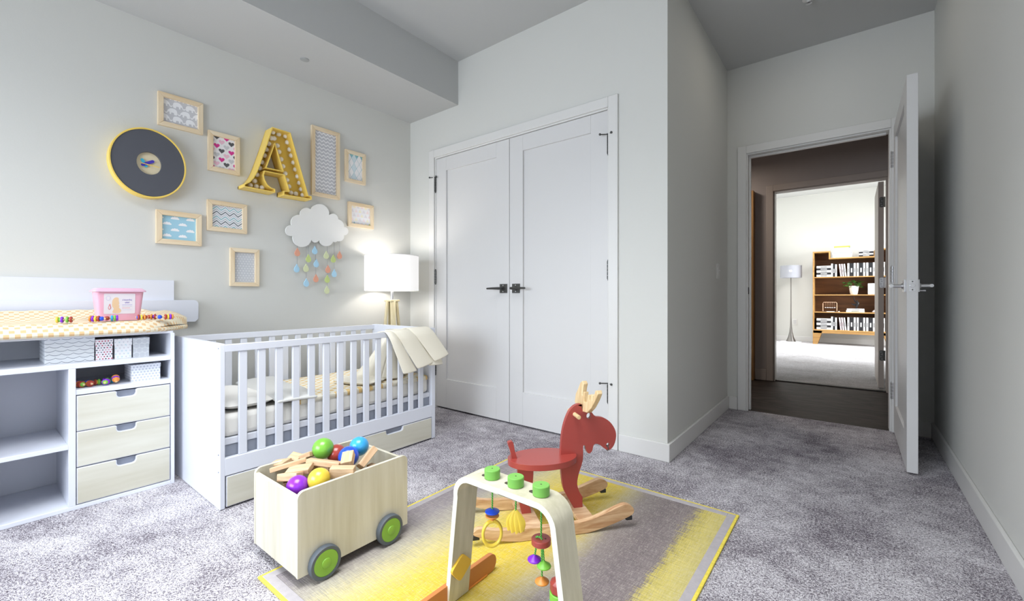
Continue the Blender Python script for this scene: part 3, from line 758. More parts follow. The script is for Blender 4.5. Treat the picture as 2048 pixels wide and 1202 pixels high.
def text_mesh(body, size, mirror, place):
    c = bpy.data.curves.new('lettering', 'FONT'); c.body = body; c.size = size; c.align_x = 'CENTER'; c.resolution_u = 2
    o = bpy.data.objects.new('lettering', c); COL.objects.link(o)
    dg = bpy.context.evaluated_depsgraph_get()
    me = o.evaluated_get(dg).to_mesh()
    vs = [place(-v.co.x if mirror else v.co.x, v.co.y) for v in me.vertices]; fs = [tuple(p.vertices) for p in me.polygons]
    o.evaluated_get(dg).to_mesh_clear(); bpy.data.objects.remove(o); bpy.data.curves.remove(c)
    return vs, fs
VIO = paint('label_violet_ink', rgb(84, 66, 176), .6)
tx = MB()
for body, size, u0, v0 in (("johnson's", .0115, .4825, .8935), ('baby', .011, .4825, .8815)):
    vs, fs = text_mesh(body, size, True, lambda x, y: (fx(v0+y)+.0012, u0+x*.80, v0+y)); tx.add(vs, fs)
tx.build('lettering', VIO, t, smooth=False)

# patterned boxes
def lidbox(label, y0, y1, x0, x1, z0, z1, lid, mat):
    t = thing('storage_box', label, 'box', ((x0+x1)/2, (y0+y1)/2, z0), group='patterned boxes in the changing table')
    MB().box(x0, x1-.0015, y0+.0015, y1-.0015, z0, z1-.004).build('carton', mat, t, bevel=.001)
    MB().box(x0-.001, x1+.0005, y0, y1, z1-lid, z1).build('lid', mat, t, bevel=.001)
    return t
def tilemat(name, bg, cells, su, sv, kind):
    """flat repeat print in the object's (y, z) plane"""
    m, tr, b = newmat(name); L = tr.links
    tc = tr.nodes.new('ShaderNodeTexCoord'); sp = tr.nodes.new('ShaderNodeSeparateXYZ'); L.new(tc.outputs['Object'], sp.inputs[0])
    def M_(op, a, bb=None, c=None):
        n = tr.nodes.new('ShaderNodeMath'); n.operation = op
        for i, v in enumerate((a, bb, c)):
            if v is None: continue
            if isinstance(v, (int, float)): n.inputs[i].default_value = v
            else: L.new(v, n.inputs[i])
        return n.outputs[0]
    u = M_('DIVIDE', M_('ADD', sp.outputs[1], sp.outputs[0]), su); v = M_('DIVIDE', sp.outputs[2], sv)
    row = M_('FLOOR', v); u = M_('MULTIPLY_ADD', M_('PINGPONG', row, 1), .5, u)
    fu = M_('SUBTRACT', M_('FRACT', u), .5); fv = M_('SUBTRACT', M_('FRACT', v), .5)
    rad = M_('SQRT', M_('ADD', M_('MULTIPLY', fu, fu), M_('MULTIPLY', fv, fv)))
    if kind == 'dots': k = M_('LESS_THAN', rad, .27)
    elif kind == 'rings': k = M_('MULTIPLY', M_('LESS_THAN', M_('ABSOLUTE', M_('SUBTRACT', M_('PINGPONG', rad, .16), .08)), .03), M_('LESS_THAN', rad, .46))
    elif kind == 'scale':
        fv2 = M_('ADD', fv, .45); a2 = M_('SQRT', M_('ADD', M_('MULTIPLY', fu, fu), M_('MULTIPLY', M_('SUBTRACT', fv, .45), M_('SUBTRACT', fv, .45))))
        k = M_('LESS_THAN', M_('ABSOLUTE', M_('SUBTRACT', M_('MULTIPLY_ADD', M_('MULTIPLY', fu, fu), 1.5, -.38), fv)), .06)
    elif kind == 'lattice': k = M_('GREATER_THAN', M_('ADD', M_('ABSOLUTE', fu), M_('ABSOLUTE', fv)), .40)
    elif kind == 'tri': k = M_('MULTIPLY', M_('LESS_THAN', M_('ABSOLUTE', fu), M_('MULTIPLY_ADD', fv, .5, .12)), M_('LESS_THAN', M_('ABSOLUTE', fv), .25))
    wn = tr.nodes.new('ShaderNodeTexWhiteNoise'); wn.noise_dimensions = '2D'; cb = tr.nodes.new('ShaderNodeCombineXYZ')
    L.new(M_('FLOOR', u), cb.inputs[0]); L.new(row, cb.inputs[1]); L.new(cb.outputs[0], wn.inputs[0])
    r = tr.nodes.new('ShaderNodeValToRGB'); r.color_ramp.interpolation = 'CONSTANT'
    while len(r.color_ramp.elements) < len(cells): r.color_ramp.elements.new(.5)
    for i, c in enumerate(cells): r.color_ramp.elements[i].position = i/len(cells); r.color_ramp.elements[i].color = c
    L.new(wn.outputs['Value'], r.inputs['Fac'])
    mix = tr.nodes.new('ShaderNodeMix'); mix.data_type = 'RGBA'; L.new(k, mix.inputs[0]); mix.inputs[6].default_value = bg; L.new(r.outputs['Color'], mix.inputs[7])
    L.new(mix.outputs[2], b.inputs['Base Color']); b.inputs['Roughness'].default_value = .6
    return m
lidbox('wide grey box with scallop print at the end of the upper shelf', .215, .369, -2.86, -2.66, .626, .734, .028, tilemat('print_scallop', rgb(222, 226, 230), [rgb(110, 118, 132)], .036, .0165, 'scale'))
lidbox('white box with small pink and dark dots on the upper shelf', .3705, .429, -2.80, -2.657, .626, .719, .030, tilemat('print_dots', rgb(236, 234, 238), [rgb(60, 58, 80), rgb(190, 60, 100), rgb(220, 170, 190), rgb(130, 130, 150)], .0100, .0100, 'dots'))
lidbox('white box with faint little triangles, third along the upper shelf', .434, .4955, -2.80, -2.657, .626, .717, .030, tilemat('print_tri', rgb(238, 239, 242), [rgb(206, 208, 216), rgb(188, 218, 226), rgb(214, 208, 216)], .0145, .0135, 'tri'))
lidbox('grey box with ring print, nearest the crib on the upper shelf', .4985, .560, -2.80, -2.657, .626, .717, .032, tilemat('print_rings', rgb(214, 218, 222), [rgb(160, 166, 176), rgb(176, 180, 190)], .021, .021, 'rings'))
lidbox('grey box with lattice print on the lower shelf above the drawers', .489, .599, -2.78, -2.640, .512, .592, .018, tilemat('print_lattice', rgb(190, 196, 208), [rgb(232, 235, 240)], .0125, .0125, 'lattice'))

# bead rattles
TOYC = {'r': REDTOY, 'b': BLUETOY, 'p': PURPLE, 'y': YELTOY, 'o': ORTOY, 'g': GRTOY, 'c': CYTOY}
def rattle(label, p, ang, L, seq, ends, tilt=0, group='wooden bead rattles'):
    """rod at p along ang with rings (letters) and end balls"""
    M = Matrix.Translation(Vector(p)) @ Matrix.Rotation(ang, 4, 'Z') @ Matrix.Rotation(-tilt, 4, 'Y')
    t = thing('bead_rattle', label, 'rattle', M=M, group=group)
    MB().cyl((-L/2, 0, 0), (L/2, 0, 0), .0042, seg=10).build('rod', RODW, t, local=True)
    RY_ = Matrix.Rotation(PI/2, 3, 'Y')
    for off, c in seq: MB().torus((off*L, 0, 0), .0095, .0042, RY_, 18, 8).build('ring', TOYC[c], t, local=True)
    for s, c in ends: MB().ball((s*L/2, 0, 0), .0098, 14).build('ball', TOYC[c], t, local=True)
    return t
RZ = .8145
V = math.radians
rattle('rattle with purple and green rings, nearest the far end of the changing pad', (-2.625, .272, RZ), V(70), .058, [(-.4, 'y'), (-.15, 'p'), (.12, 'g'), (.32, 'r')], [(-.5, 'g')])
rattle('rattle with red ring and blue ball in front of the pink tub', (-2.622, .372, RZ), V(62), .056, [(-.42, 'o'), (-.26, 'p'), (-.10, 'y'), (.08, 'r')], [(.5, 'b')])
rattle('rattle with red ball and pale blue rings in front of the pink tub', (-2.642, .418, RZ), V(80), .046, [(.10, 'c'), (.32, 'g'), (.48, 'p')], [(-.5, 'r')])
rattle('rattle with blue ball and yellow rings at the corner of the pink tub', (-2.640, .528, RZ), V(85), .046, [(-.28, 'r'), (-.05, 'y'), (.2, 'o')], [(-.5, 'b'), (.5, 'r')])
rattle('rattle with paired red balls behind the others on the pad', (-2.672, .572, RZ), V(70), .040, [(-.05, 'o'), (.3, 'r')], [(-.5, 'r'), (.5, 'p')])
rattle('rattle with blue ball and long bare rod, nearest the curled pad end', (-2.622, .606, RZ-.0005), V(86), .060, [(.12, 'r'), (.28, 'y'), (.42, 'p'), (.56, 'o')], [(-.5, 'b')])
RS = .5265
rattle('rattle with green ball and red rings on the lower shelf', (-2.668, .325, RS), V(20), .045, [(-.3, 'o'), (-.05, 'r'), (.2, 'r'), (-.5, 'p')], [(.5, 'g')])
rattle('rattle with red ball and orange rings on the lower shelf', (-2.664, .352, RS), V(15), .042, [(-.3, 'b'), (0, 'o'), (.2, 'r')], [(.5, 'r')])
rattle('rattle with green and red rings lying along the lower shelf', (-2.680, .388, RS), V(88), .050, [(-.3, 'r'), (-.05, 'g'), (.25, 'p')], [(-.5, 'y')])
rattle('rattle with purple ring and light green ball on the lower shelf', (-2.652, .404, RS), V(-20), .038, [(-.2, 'p'), (-.45, 'g'), (.1, 'p')], [(.5, 'g')])
rattle('rattle with pale blue and green rings behind on the lower shelf', (-2.690, .424, RS), V(86), .044, [(-.2, 'g'), (.15, 'c'), (-.42, 'p')], [(.5, 'r')])
rattle('rattle with blue ball on top, propped on the other shelf rattles', (-2.650, .437, RS+.010), V(-4), .044, [(-.05, 'p'), (-.25, 'o'), (.15, 'o')], [(-.5, 'b'), (.5, 'o')], tilt=V(-33))

# ------------------------------------------------------------------ crib
CX0, CX1 = -2.76, -2.11
t = thing('crib', 'white slatted crib with birch drawers underneath', 'crib', ((CX0+CX1)/2, 1.28, 0))
def cb(name, *b, mat=WHITE, bev=.002): return MB().box(*b).build(name, mat, t, bevel=bev)
for y0, y1 in ((.680, .697), (1.859, 1.885)):
    o = MB().prism(rrect(CX0, CX1, .002, .710, .006), lambda u, v, q: (u, y0+q*(y1-y0), v), 0, 1).build('end_panel', WHITE, t, bevel=.0015)
s_ = MB()
for z in (.690, .234, .160): s_.cyl((CX1-.020, .6785, z), (CX1-.020, .6805, z), .003, seg=8)
s_.build('screw_cap', paint('screw_grey', rgb(120, 130, 150), .5), t)
for x0, x1 in ((CX1-.024, CX1), (CX0, CX0+.024)):
    cb('top_rail', x0, x1, .697, 1.859, .674, .706); cb('bottom_rail', x0, x1, .697, 1.859, .143, .218)
    for k in range(14):
        y = .770+k*.07738; cb('bar', x0+.005, x1-.005, y-.017, y+.017, .218, .674, bev=.003)
cb('mattress_base', CX0+.024, CX1-.024, .697, 1.859, .268, .296)
cb('bottom_board', CX0+.024, CX1-.03, .697, 1.859, .135, .143, mat=GREYIN)
for y0, y1, ny in ((.703, 1.277, .99), (1.283, 1.857, 1.573)): drawer(t, CX1+.002, y0, y1, .008, .139, ny, .120, .026, .40)
cb('inner_panel', CX1-.034, CX1-.028, .70, 1.857, .143, .268, mat=GREYIN)
cb('plinth', CX0+.02, CX1-.05, .70, 1.857, .002, .012, mat=GREYIN)
def pad(name, x0, x1, y0, y1, z0, z1, r, mat, nx=10, ny=20, puff=.004):
    """soft slab with rounded, slightly puffed edges"""
    def fn(u, v):
        return (x0+(x1-x0)*u, y0+(y1-y0)*v, z1+puff*math.sin(PI*u)*math.sin(PI*v)+.0012*math.sin(17*u+5*v)*math.cos(23*v))
    b = MB(); b.box(x0, x1, y0, y1, z0, z1)
    o = b.build(name, mat, bevel=r, seg=4); return o
o = pad('crib_mattress', CX0+.03, CX1-.030, .702, 1.855, .297, .395, .022, LINEN)
tag(recenter(o), 'white crib mattress behind the bars', 'mattress')
def cushion(name, c, sx, sy, h, mat, rot=0, tilt=0, n=18):
    b = MB()
    def fn(sgn):
        def f(u, v):
            a, q = 2*u-1, 2*v-1
            k = (1-abs(a)**3.2)*(1-abs(q)**3.2)
            e = 1-.06*(abs(a*q)**2)
            p = Vector((a*sx/2*(1-.05*(q*q)), q*sy/2*(1-.05*a*a), sgn*h/2*max(0, k)**.5))
            p = Matrix.Rotation(rot, 3, 'Z') @ Matrix.Rotation(tilt, 3, 'Y') @ p
            return (c[0]+p.x, c[1]+p.y, c[2]+p.z)
        return f
    b.grid(n, n, fn(1)); b.grid(n, n, fn(-1))
    return b.build(name, mat, angle=80)
o = cushion('crib_pillow', (-2.385, .818, .425), .47, .215, .062, LINEN); tag(recenter(o), 'flat white pillow at the changing table end of the crib', 'pillow')
STRIPE = checks('blanket_check', rgb(246, 240, 222), rgb(240, 206, 140), .052, .034, (0, 1), .5)
def cover(y0, y1, xb, over, lift, zt, wav=.003, skew=0):
    """blanket lying on the mattress: from x = xb at the back to the front edge, then down `over`"""
    xf = CX1-.029
    tot = (xf-xb)+over
    def fn(u, v):
        d = u*tot; y = y0+(y1-y0)*v+skew*(u-.5)
        w = wav*math.sin(v*19+u*3)*math.sin(u*11)
        if d < xf-xb-.012: return (xb+d, y, zt+lift+w)
        q = d-(xf-xb-.012); a = min(q/.018, PI/2)
        return (xf-.012+.010*math.sin(a), y, zt+lift-.010*(1-math.cos(a))-max(0, q-.028))
    return fn
o = MB().grid(26, 40, cover(1.00, 1.845, -2.70, .030, .006, .398)).build('crib_blanket', STRIPE, solid=.008)
tag(recenter(o), 'cream and yellow patterned blanket spread over the crib mattress', 'blanket')
def folded(u, v):
    x = -2.715+.605*u; y0 = .945-.035*u; w_ = .21+.01*math.sin(u*5)
    return (x, y0+w_*v, .420+.006*math.sin(u*9+v*2)+.004*math.sin(v*PI)-.010*max(0, u-.9)*10*.6+.010*max(0, .12-u)*6)
o = MB().grid(24, 10, folded).build('crib_sheet', GREYLIN, solid=.018, sub=1)
tag(recenter(o), 'pale grey folded sheet laid across the patterned blanket', 'sheet')

# throw over the crib's far end: three pleats outside, a hanging bell inside
t = thing('throw_blanket', 'cream pleated throw hanging over the far end of the crib', 'throw', (-2.1, 1.75, .40))
def pix(X):
    def f(x, y):
        d = FW+RT*((700+x*.2412-1024)/865)+Vector((0, 0, 1))*((592-490-y*.2412)/865); k = X/d.x
        return Vector((X, d.y*k, CH+d.z*k))
    return f
def pleat(tl, tr, br, bl, X0, X1, name, ztop):
    """one hanging fold: starts inside the rail, goes over it, falls outside"""
    f = pix(X0); g = pix(X1); a, b, c, d = f(*tl), f(*tr), g(*br), g(*bl)
    a.z = b.z = ztop
    def fn(u, v):
        top = a.lerp(b, v); bot = d.lerp(c, v)
        if u < .18:
            q = u/.18; return (top.x-.075*(1-q), top.y-.004, ztop-.010*(1-q)+.002*q)
        q = (u-.18)/.82; p = top.lerp(bot, q)
        p.x += .020*math.sin(min(1, q*4)*PI/2)*(1-q*.3)+.010*math.sin(v*PI); p.z += .012*(1-q)*min(1, q*6)*0
        return p
    return MB().grid(20, 10, fn).build(name, CREAM, t, solid=.005, sub=1)
pleat((290, 722), (352, 708), (545, 1040), (430, 1070), -2.105, -2.085, 'pleat', .712)
pleat((345, 708), (492, 690), (690, 965), (548, 1027), -2.105, -2.070, 'pleat', .716)
pleat((478, 692), (650, 672), (808, 902), (690, 964), -2.105, -2.055, 'pleat', .722)
pleat((560, 690), (640, 675), (760, 985), (640, 1000), -2.106, -2.072, 'lining', .714)
def bell(u, v):
    a = -PI*.15+2*PI*v
    flare = .055+.115*u**1.6
    rip = 1+.14*u*math.sin(5*a+1)+.06*math.sin(9*a)*u
    return (-2.30+flare*.75*rip*math.cos(a)+.07*(1-u), 1.605+flare*rip*math.sin(a)*.95+.05*(1-u), .708-.288*u)
MB().grid(20, 60, bell).build('hanging_fold', CREAM, t, solid=.004)
o = cushion('crib_blanket_folded', (-2.26, 1.435, .426), .26, .17, .040, CREAM, rot=.25); o.name = 'folded_throw'
tag(recenter(o), 'cream folded cloth lying on the patterned blanket inside the crib', 'folded cloth')

# ------------------------------------------------------------------ tripod table lamp in the corner
t = thing('tripod_lamp', 'lit lamp with white drum shade on pale wooden tripod in the room corner', 'lamp', (LAMP_P[0], LAMP_P[1], 0))
lx, ly = LAMP_P[:2]
SHADE, tr_, b_ = newmat('lamp_shade')
b_.inputs['Base Color'].default_value = (.95, .94, .92, 1); b_.inputs['Roughness'].default_value = .9
b_.inputs['Emission Color'].default_value = (1, .96, .93, 1); b_.inputs['Emission Strength'].default_value = .45
MB().lathe([(.203, .954), (.203, 1.224), (.201, 1.224), (.201, .954), (.203, .954)], (lx, ly, 0), seg=56, caps=False).build('shade', SHADE, t)
RIMM = paint('shade_rim', rgb(244, 242, 240), .6)
for z in (.955, 1.2235): MB().torus((lx, ly, z), .2025, .0022, None, 56, 6).build('shade_ring', RIMM, t)
MB().cyl((lx, ly, .885), (lx, ly, .985), .012).cyl((lx, ly, .985), (lx, ly, 1.03), .019).build('stem', CHROME, t)
sp_ = MB()
for k in range(3): a = 2*PI*k/3; sp_.cyl((lx, ly, .965), (lx+.2*math.cos(a), ly+.2*math.sin(a), .958), .0022, seg=6)
sp_.build('spider', CHROME, t)
MB().ball((lx, ly, 1.075), .030, 16, sc=(1, 1, 1.25)).build('bulb', paint('lamp_bulb', (1, 1, 1, 1), .3, emis=(1, .93, .84, 1), estr=6), t)
PALEW = wood('lamp_wood', rgb(232, 220, 184), rgb(206, 190, 146), 2, 18, .5)
MB().box(lx-.042, lx+.042, ly-.042, ly+.042, .872, .887).build('cap_block', PALEW, t, bevel=.003)
for k in range(4):
    a = PI/4+PI/2*k+.35; d = Vector((math.cos(a), math.sin(a), 0)); n = Vector((-d.y, d.x, 0))
    b = MB(); vs = []
    for r_, z, w_ in ((.034, .876, .020), (.118, 0, .014)):
        for sx, sy in ((-1, -1), (1, -1), (1, 1), (-1, 1)): vs.append(Vector((lx, ly, z))+d*(r_+sx*.009)+n*(sy*w_))
    b.add(vs, [(0, 1, 2, 3), (4, 5, 6, 7), (0, 1, 5, 4), (1, 2, 6, 5), (2, 3, 7, 6), (3, 0, 4, 7)])
    b.build('leg', PALEW, t, bevel=.003)
point('lamp_glow', LAMP_P, 5, (1, .95, .90), .05)
# ------------------------------------------------------------------ rug
def ray_dir(px, py): return FW+RT*((px-1024)/865)+Vector((0, 0, 1))*((592-py)/865)
def on_z(px, py, z): d = ray_dir(px, py); k = (z-CH)/d.z; return Vector((d.x*k, d.y*k, z))
def on_y(px, py, y): d = ray_dir(px, py); k = y/d.y; return Vector((d.x*k, y, CH+d.z*k))
def on_x(px, py, x): d = ray_dir(px, py); k = x/d.x; return Vector((x, d.y*k, CH+d.z*k))
GX0, GX1, GY0, GY1 = -1.512, -.366, .592, 1.992
RUGM, tr, b = newmat('rug_weave'); L = tr.links
tc = tr.nodes.new('ShaderNodeTexCoord'); sp = tr.nodes.new('ShaderNodeSeparateXYZ'); L.new(tc.outputs['Object'], sp.inputs[0])
def rnoise(scale, sc, det=3):
    mp = tr.nodes.new('ShaderNodeMapping'); mp.inputs['Scale'].default_value = sc; L.new(tc.outputs['Object'], mp.inputs['Vector'])
    n = tr.nodes.new('ShaderNodeTexNoise'); n.inputs['Scale'].default_value = scale; n.inputs['Detail'].default_value = det; L.new(mp.outputs[0], n.inputs['Vector']); return n.outputs['Fac']
def rm(op, a, bb=None, c=None):
    n = tr.nodes.new('ShaderNodeMath'); n.operation = op
    for i, v in enumerate((a, bb, c)):
        if v is None: continue
        if isinstance(v, (int, float)): n.inputs[i].default_value = v
        else: L.new(v, n.inputs[i])
    return n.outputs[0]
thr = rnoise(60, (6, .35, 1)); thr2 = rnoise(60, (.35, 6, 1)); blot = rnoise(2.5, (1.2, .6, 1), 5)
x = rm('ADD', rm('MULTIPLY_ADD', thr2, .08, -.04), rm('MULTIPLY_ADD', blot, .10, -.05))
x = rm('ADD', x, rm('MULTIPLY_ADD', thr, .05, -.025))
x = rm('MULTIPLY_ADD', sp.outputs[0], 1/(GX1-GX0), rm('ADD', x, .5))
ramp = tr.nodes.new('ShaderNodeValToRGB'); L.new(x, ramp.inputs['Fac'])
stops = [(0, (150, 141, 146)), (.10, (166, 158, 160)), (.19, (186, 178, 160)), (.27, (216, 202, 140)), (.36, (224, 200, 84)), (.50, (226, 198, 66)), (.57, (216, 192, 92)), (.63, (186, 174, 138)), (.68, (148, 138, 134)), (.78, (130, 119, 120)), (.865, (142, 131, 130)), (.885, (204, 188, 100)), (.92, (220, 204, 120)), (1, (206, 194, 130))]
e = ramp.color_ramp.elements
while len(e) < len(stops): e.new(.5)
for i, (p, c) in enumerate(stops): e[i].position = p; e[i].color = rgb(*c)
dk = rm('MULTIPLY_ADD', thr2, .50, rm('MULTIPLY_ADD', thr, .42, .38))
mix = tr.nodes.new('ShaderNodeMix'); mix.data_type = 'RGBA'; mix.blend_type = 'MULTIPLY'; mix.inputs[0].default_value = 1
L.new(ramp.outputs['Color'], mix.inputs[6]); cbn = tr.nodes.new('ShaderNodeCombineXYZ')
for i in range(3): L.new(dk, cbn.inputs[i])
L.new(cbn.outputs[0], mix.inputs[7]); mx2 = tr.nodes.new('ShaderNodeMix'); mx2.data_type = 'RGBA'; mx2.inputs[7].default_value = rgb(206, 200, 186)
fl2 = rnoise(260, (.25, 3, 1), 2); fl3 = rnoise(260, (3, .25, 1), 2)
L.new(rm('MINIMUM', rm('MAXIMUM', rm('MULTIPLY_ADD', rm('ADD', fl2, fl3), 2.4, -2.5), 0), .4), mx2.inputs[0])
L.new(mix.outputs[2], mx2.inputs[6]); L.new(mx2.outputs[2], b.inputs['Base Color'])
b.inputs['Roughness'].default_value = .9; b.inputs['Specular IOR Level'].default_value = .15
bp = tr.nodes.new('ShaderNodeBump'); bp.inputs['Strength'].default_value = .6; bp.inputs['Distance'].default_value = .002
L.new(rm('ADD', thr, thr2), bp.inputs['Height']); L.new(bp.outputs['Normal'], b.inputs['Normal'])
t = thing('area_rug', 'woven rug striped in yellow and grey under the rocking moose', 'rug', ((GX0+GX1)/2, (GY0+GY1)/2, 0))
def rugz(x, y): return .0055+.0012*math.sin(x*9+y*4)
MB().grid(20, 24, lambda u, v: (GX0+.012+(GX1-GX0-.024)*u, GY0+.012+(GY1-GY0-.024)*v, .0058)).box(GX0+.012, GX1-.012, GY0+.012, GY1-.012, .0005, .0045).build('weave', RUGM, t)
HEMG = paint('hem_grey', rgb(176, 170, 172), .9, .3, 300, var=.08, vscale=60); HEMY = paint('hem_yellow', rgb(232, 212, 84), .9, .3, 300, var=.15, vscale=90)
for nm, m_, o0, o1, z in (('hem_band', HEMG, .010, .040, .0072), ('hem_edge', HEMY, 0, .012, .0068)):
    a0, a1, b0, b1 = GX0+o0, GX1-o0, GY0+o0, GY1-o0; w_ = o1-o0
    for q in ((a0, a0+w_, b0, b1), (a1-w_, a1, b0, b1), (a0+w_, a1-w_, b0, b0+w_), (a0+w_, a1-w_, b1-w_, b1)):
        MB().box(*q, .0005, z).build(nm, m_, t, bevel=.0012)

# ------------------------------------------------------------------ block cart
K0, K1, J0, J1 = -1.667, -1.345, .641, 1.061
t = thing('block_cart', 'birch toy box on four green wheels full of blocks and balls', 'toy cart', ((K0+K1)/2, (J0+J1)/2, .008))
def rtop(y0, y1, z0, z1, r, n=6):
    return [(y0, z0), (y1, z0)]+[(y1-r+r*math.cos(a), z1-r+r*math.sin(a)) for a in [PI/2*i/n for i in range(n+1)]]+[(y0+r+r*math.cos(a), z1-r+r*math.sin(a)) for a in [PI/2+PI/2*i/n for i in range(n+1)]]
for x0, x1 in ((K1-.012, K1), (K0, K0+.012)):
    MB().prism(rtop(J0, J1, .039, .306, .022), YZ(x0), 0, x1-x0).build('side_panel', BIRCH_V, t, bevel=.0015)
for y0, y1 in ((J0+.001, J0+.013), (J1-.013, J1-.001)): MB().box(K0+.012, K1-.012, y0, y1, .040, .290).build('end_panel', BIRCH_V, t, bevel=.001)
MB().box(K0+.012, K1-.012, J0+.013, J1-.013, .050, .062).build('base_panel', BIRCH_IN, t)
GRW = paint('wheel_green', rgb(128, 176, 62), .4); TYRE = paint('tyre_grey', rgb(84, 92, 100), .55)
for sx, x0 in ((1, K1+.002), (-1, K0-.002)):
    for y in (.722, .970):
        Mx = Matrix.Rotation(PI/2*sx, 3, 'Y'); c = (x0, y, .0605)
        o = MB().lathe([(.040, 0), (.050, 0), (.0525, .004), (.0525, .018), (.050, .022), (.042, .022), (.040, .020), (.040, 0)], c, Mx, 40, caps=False).build('tyre', TYRE, t)
        MB().lathe([(.041, .001), (.041, .0205), (.039, .022), (.016, .022), (.015, .0245), (.010, .026), (.001, .0265)], c, Mx, 36).build('wheel_disc', GRW, o)
    MB().cyl((-1.50, .722, .0605), (K1 if sx > 0 else K0, .722, .0605), .005).cyl((-1.50, .970, .0605), (K1 if sx > 0 else K0, .970, .0605), .005).build('axle', CHROME, t)

def zb(x, y): return 520+x*.1248, 860+y*.1248
def toyball(label, x, y, z, r, m):
    o = MB().ball((0, 0, 0), r, 28).build('toy_ball', m); o.location = on_z(*zb(x, y), z); MW[o.name] = Matrix.Translation(o.location)
    tag(o, label, 'ball', 'plastic balls in the toy cart')
def ballm(n, c): return paint(n, c, .28, 0, 10, coat=.3, var=.16, vscale=26)
toyball('light green ball on the wooden blocks in the cart', 1010, 295, .335, .0385, ballm('ball_green', rgb(122, 188, 66)))
toyball('brick red ball half hidden behind the green ball', 1225, 380, .305, .035, ballm('ball_red', rgb(170, 64, 54)))
toyball('deep blue ball with a block standing in front', 1420, 425, .312, .0375, ballm('ball_blue', rgb(36, 84, 216)))
toyball('sky blue ball at the far end of the cart', 1588, 260, .328, .0365, ballm('ball_sky', rgb(60, 168, 228)))
toyball('yellow ball against the front board of the cart', 945, 785, .290, .0365, ballm('ball_yellow', rgb(236, 206, 70)))
toyball('purple ball in the near corner of the cart', 602, 905, .272, .036, ballm('ball_purple', rgb(146, 50, 216)))
def block(label, p, q, w, h, roll=0):
    a = on_z(*zb(p[0], p[1]), p[2]); c = on_z(*zb(q[0], q[1]), q[2])
    M = frame((a+c)/2, c-a) @ Matrix.Rotation(math.radians(roll), 4, 'X'); Lh = (c-a).length/2
    o = MB().box(-Lh, Lh, -w/2, w/2, -h/2, h/2).build('toy_block', BLOCKW, bevel=.0018); o.matrix_world = M; MW[o.name] = M
    tag(o, label, 'toy block', 'wooden blocks in the toy cart')
block('long thin wooden block slanting across the near end of the cart', (165, 650, .300), (745, 470, .322), .030, .016, -14)
block('wide wooden block tucked under the slanting block at the cart end', (190, 560, .286), (430, 530, .303), .050, .018, 8)
block('wooden block tipped against the rear board of the cart', (480, 430, .308), (640, 470, .300), .040, .020, 20)
block('wooden block tilted up beside the green ball', (690, 430, .303), (870, 370, .322), .046, .018, -12)
block('long wooden block lying in front of the red ball', (765, 500, .318), (1290, 560, .308), .030, .020, -10)
block('wooden block under the long slanting one, beside the yellow ball', (450, 660, .297), (820, 610, .308), .044, .018, 12)
block('wooden block with its end above the purple ball', (330, 760, .284), (640, 740, .296), .036, .026, -15)
block('wide wooden block resting on the front board of the cart', (1135, 672, .306), (1520, 668, .306), .026, .036, 8)
block('wooden block standing on end before the deep blue ball', (1425, 375, .340), (1390, 560, .318), .040, .026, 10)
block('large wooden block leaning up at the far end of the cart', (1600, 590, .298), (1830, 300, .345), .052, .024, -35)
block('small wooden block under the leaning block by the front board', (1740, 600, .290), (1825, 560, .290), .022, .014)
block('short wooden block in the gap behind the yellow ball', (830, 600, .290), (935, 560, .296), .030, .018, 20)
block('short dark-shaded wooden block between yellow ball and wide block', (940, 600, .292), (1130, 610, .290), .030, .018, -10)
block('wooden block low in the near corner beneath the purple ball', (370, 880, .262), (560, 850, .262), .030, .018)

# ------------------------------------------------------------------ play gym
t = thing('play_gym', 'bent birch baby gym with green knobs and hanging toys, closest to the viewer', 'baby gym', (-.726, .9225, .007))
NY, FY = .880, .965
outer = [(-.9435, .007), (-.9065, .335)]+arc3((-.9065, .335), (-.892, .384), (-.846, .4035), 8)[1:]+[(-.846, .4035), (-.62, .4035)]+arc3((-.62, .4035), (-.574, .385), (-.557, .345), 8)[1:]+[(-.557, .345), (-.510, .007)]
inner = [(p[0], p[1]) for p in inset(outer+[(-.60, -.6), (-.85, -.6)], .016)][:len(outer)]
inner[0] = (-.9275, .007); inner[-1] = (-.526, .007)
MB().prism(outer+inner[::-1], XZ(NY), 0, FY-NY, 1, mi_side=0).build('arch', [PLY, PLYEDGE], t, bevel=.0015, angle=30)
ORF = paint('foot_orange', rgb(194, 122, 66), .4)
for x0, x1 in ((-.946, -.9315), (-.522, -.5075)):
    r = .029; P_ = [(1.102-r+r*math.cos(a), .036+r*math.sin(a)) for a in [-PI/2+PI*i/12 for i in range(13)]]+[(.743+r+r*math.cos(a), .036+r*math.sin(a)) for a in [PI/2+PI*i/12 for i in range(13)]]
    o = MB().prism(P_, YZ(x0), 0, x1-x0).build('foot', ORF, t, bevel=.002)
    MB().box(x0+.001, x1+.003 if x0 < -.8 else x1, .80, 1.055, .0068, .012).build('foot_pad', ORTOY, o, bevel=.001)
SLOT = paint('slot_dark', rgb(70, 62, 50), .8)
GRK = paint('knob_green', rgb(116, 178, 78), .42)
GCORD, trc, bc = newmat('green_cord'); L = trc.links
tcc = trc.nodes.new('ShaderNodeTexCoord'); wv = trc.nodes.new('ShaderNodeTexWave'); wv.inputs['Scale'].default_value = 95; wv.bands_direction = 'DIAGONAL'
L.new(tcc.outputs['Object'], wv.inputs['Vector']); rr = trc.nodes.new('ShaderNodeValToRGB'); rr.color_ramp.elements[0].color = rgb(40, 110, 34); rr.color_ramp.elements[1].color = rgb(120, 206, 92)
rr.color_ramp.elements[0].position = .3; rr.color_ramp.elements[1].position = .6
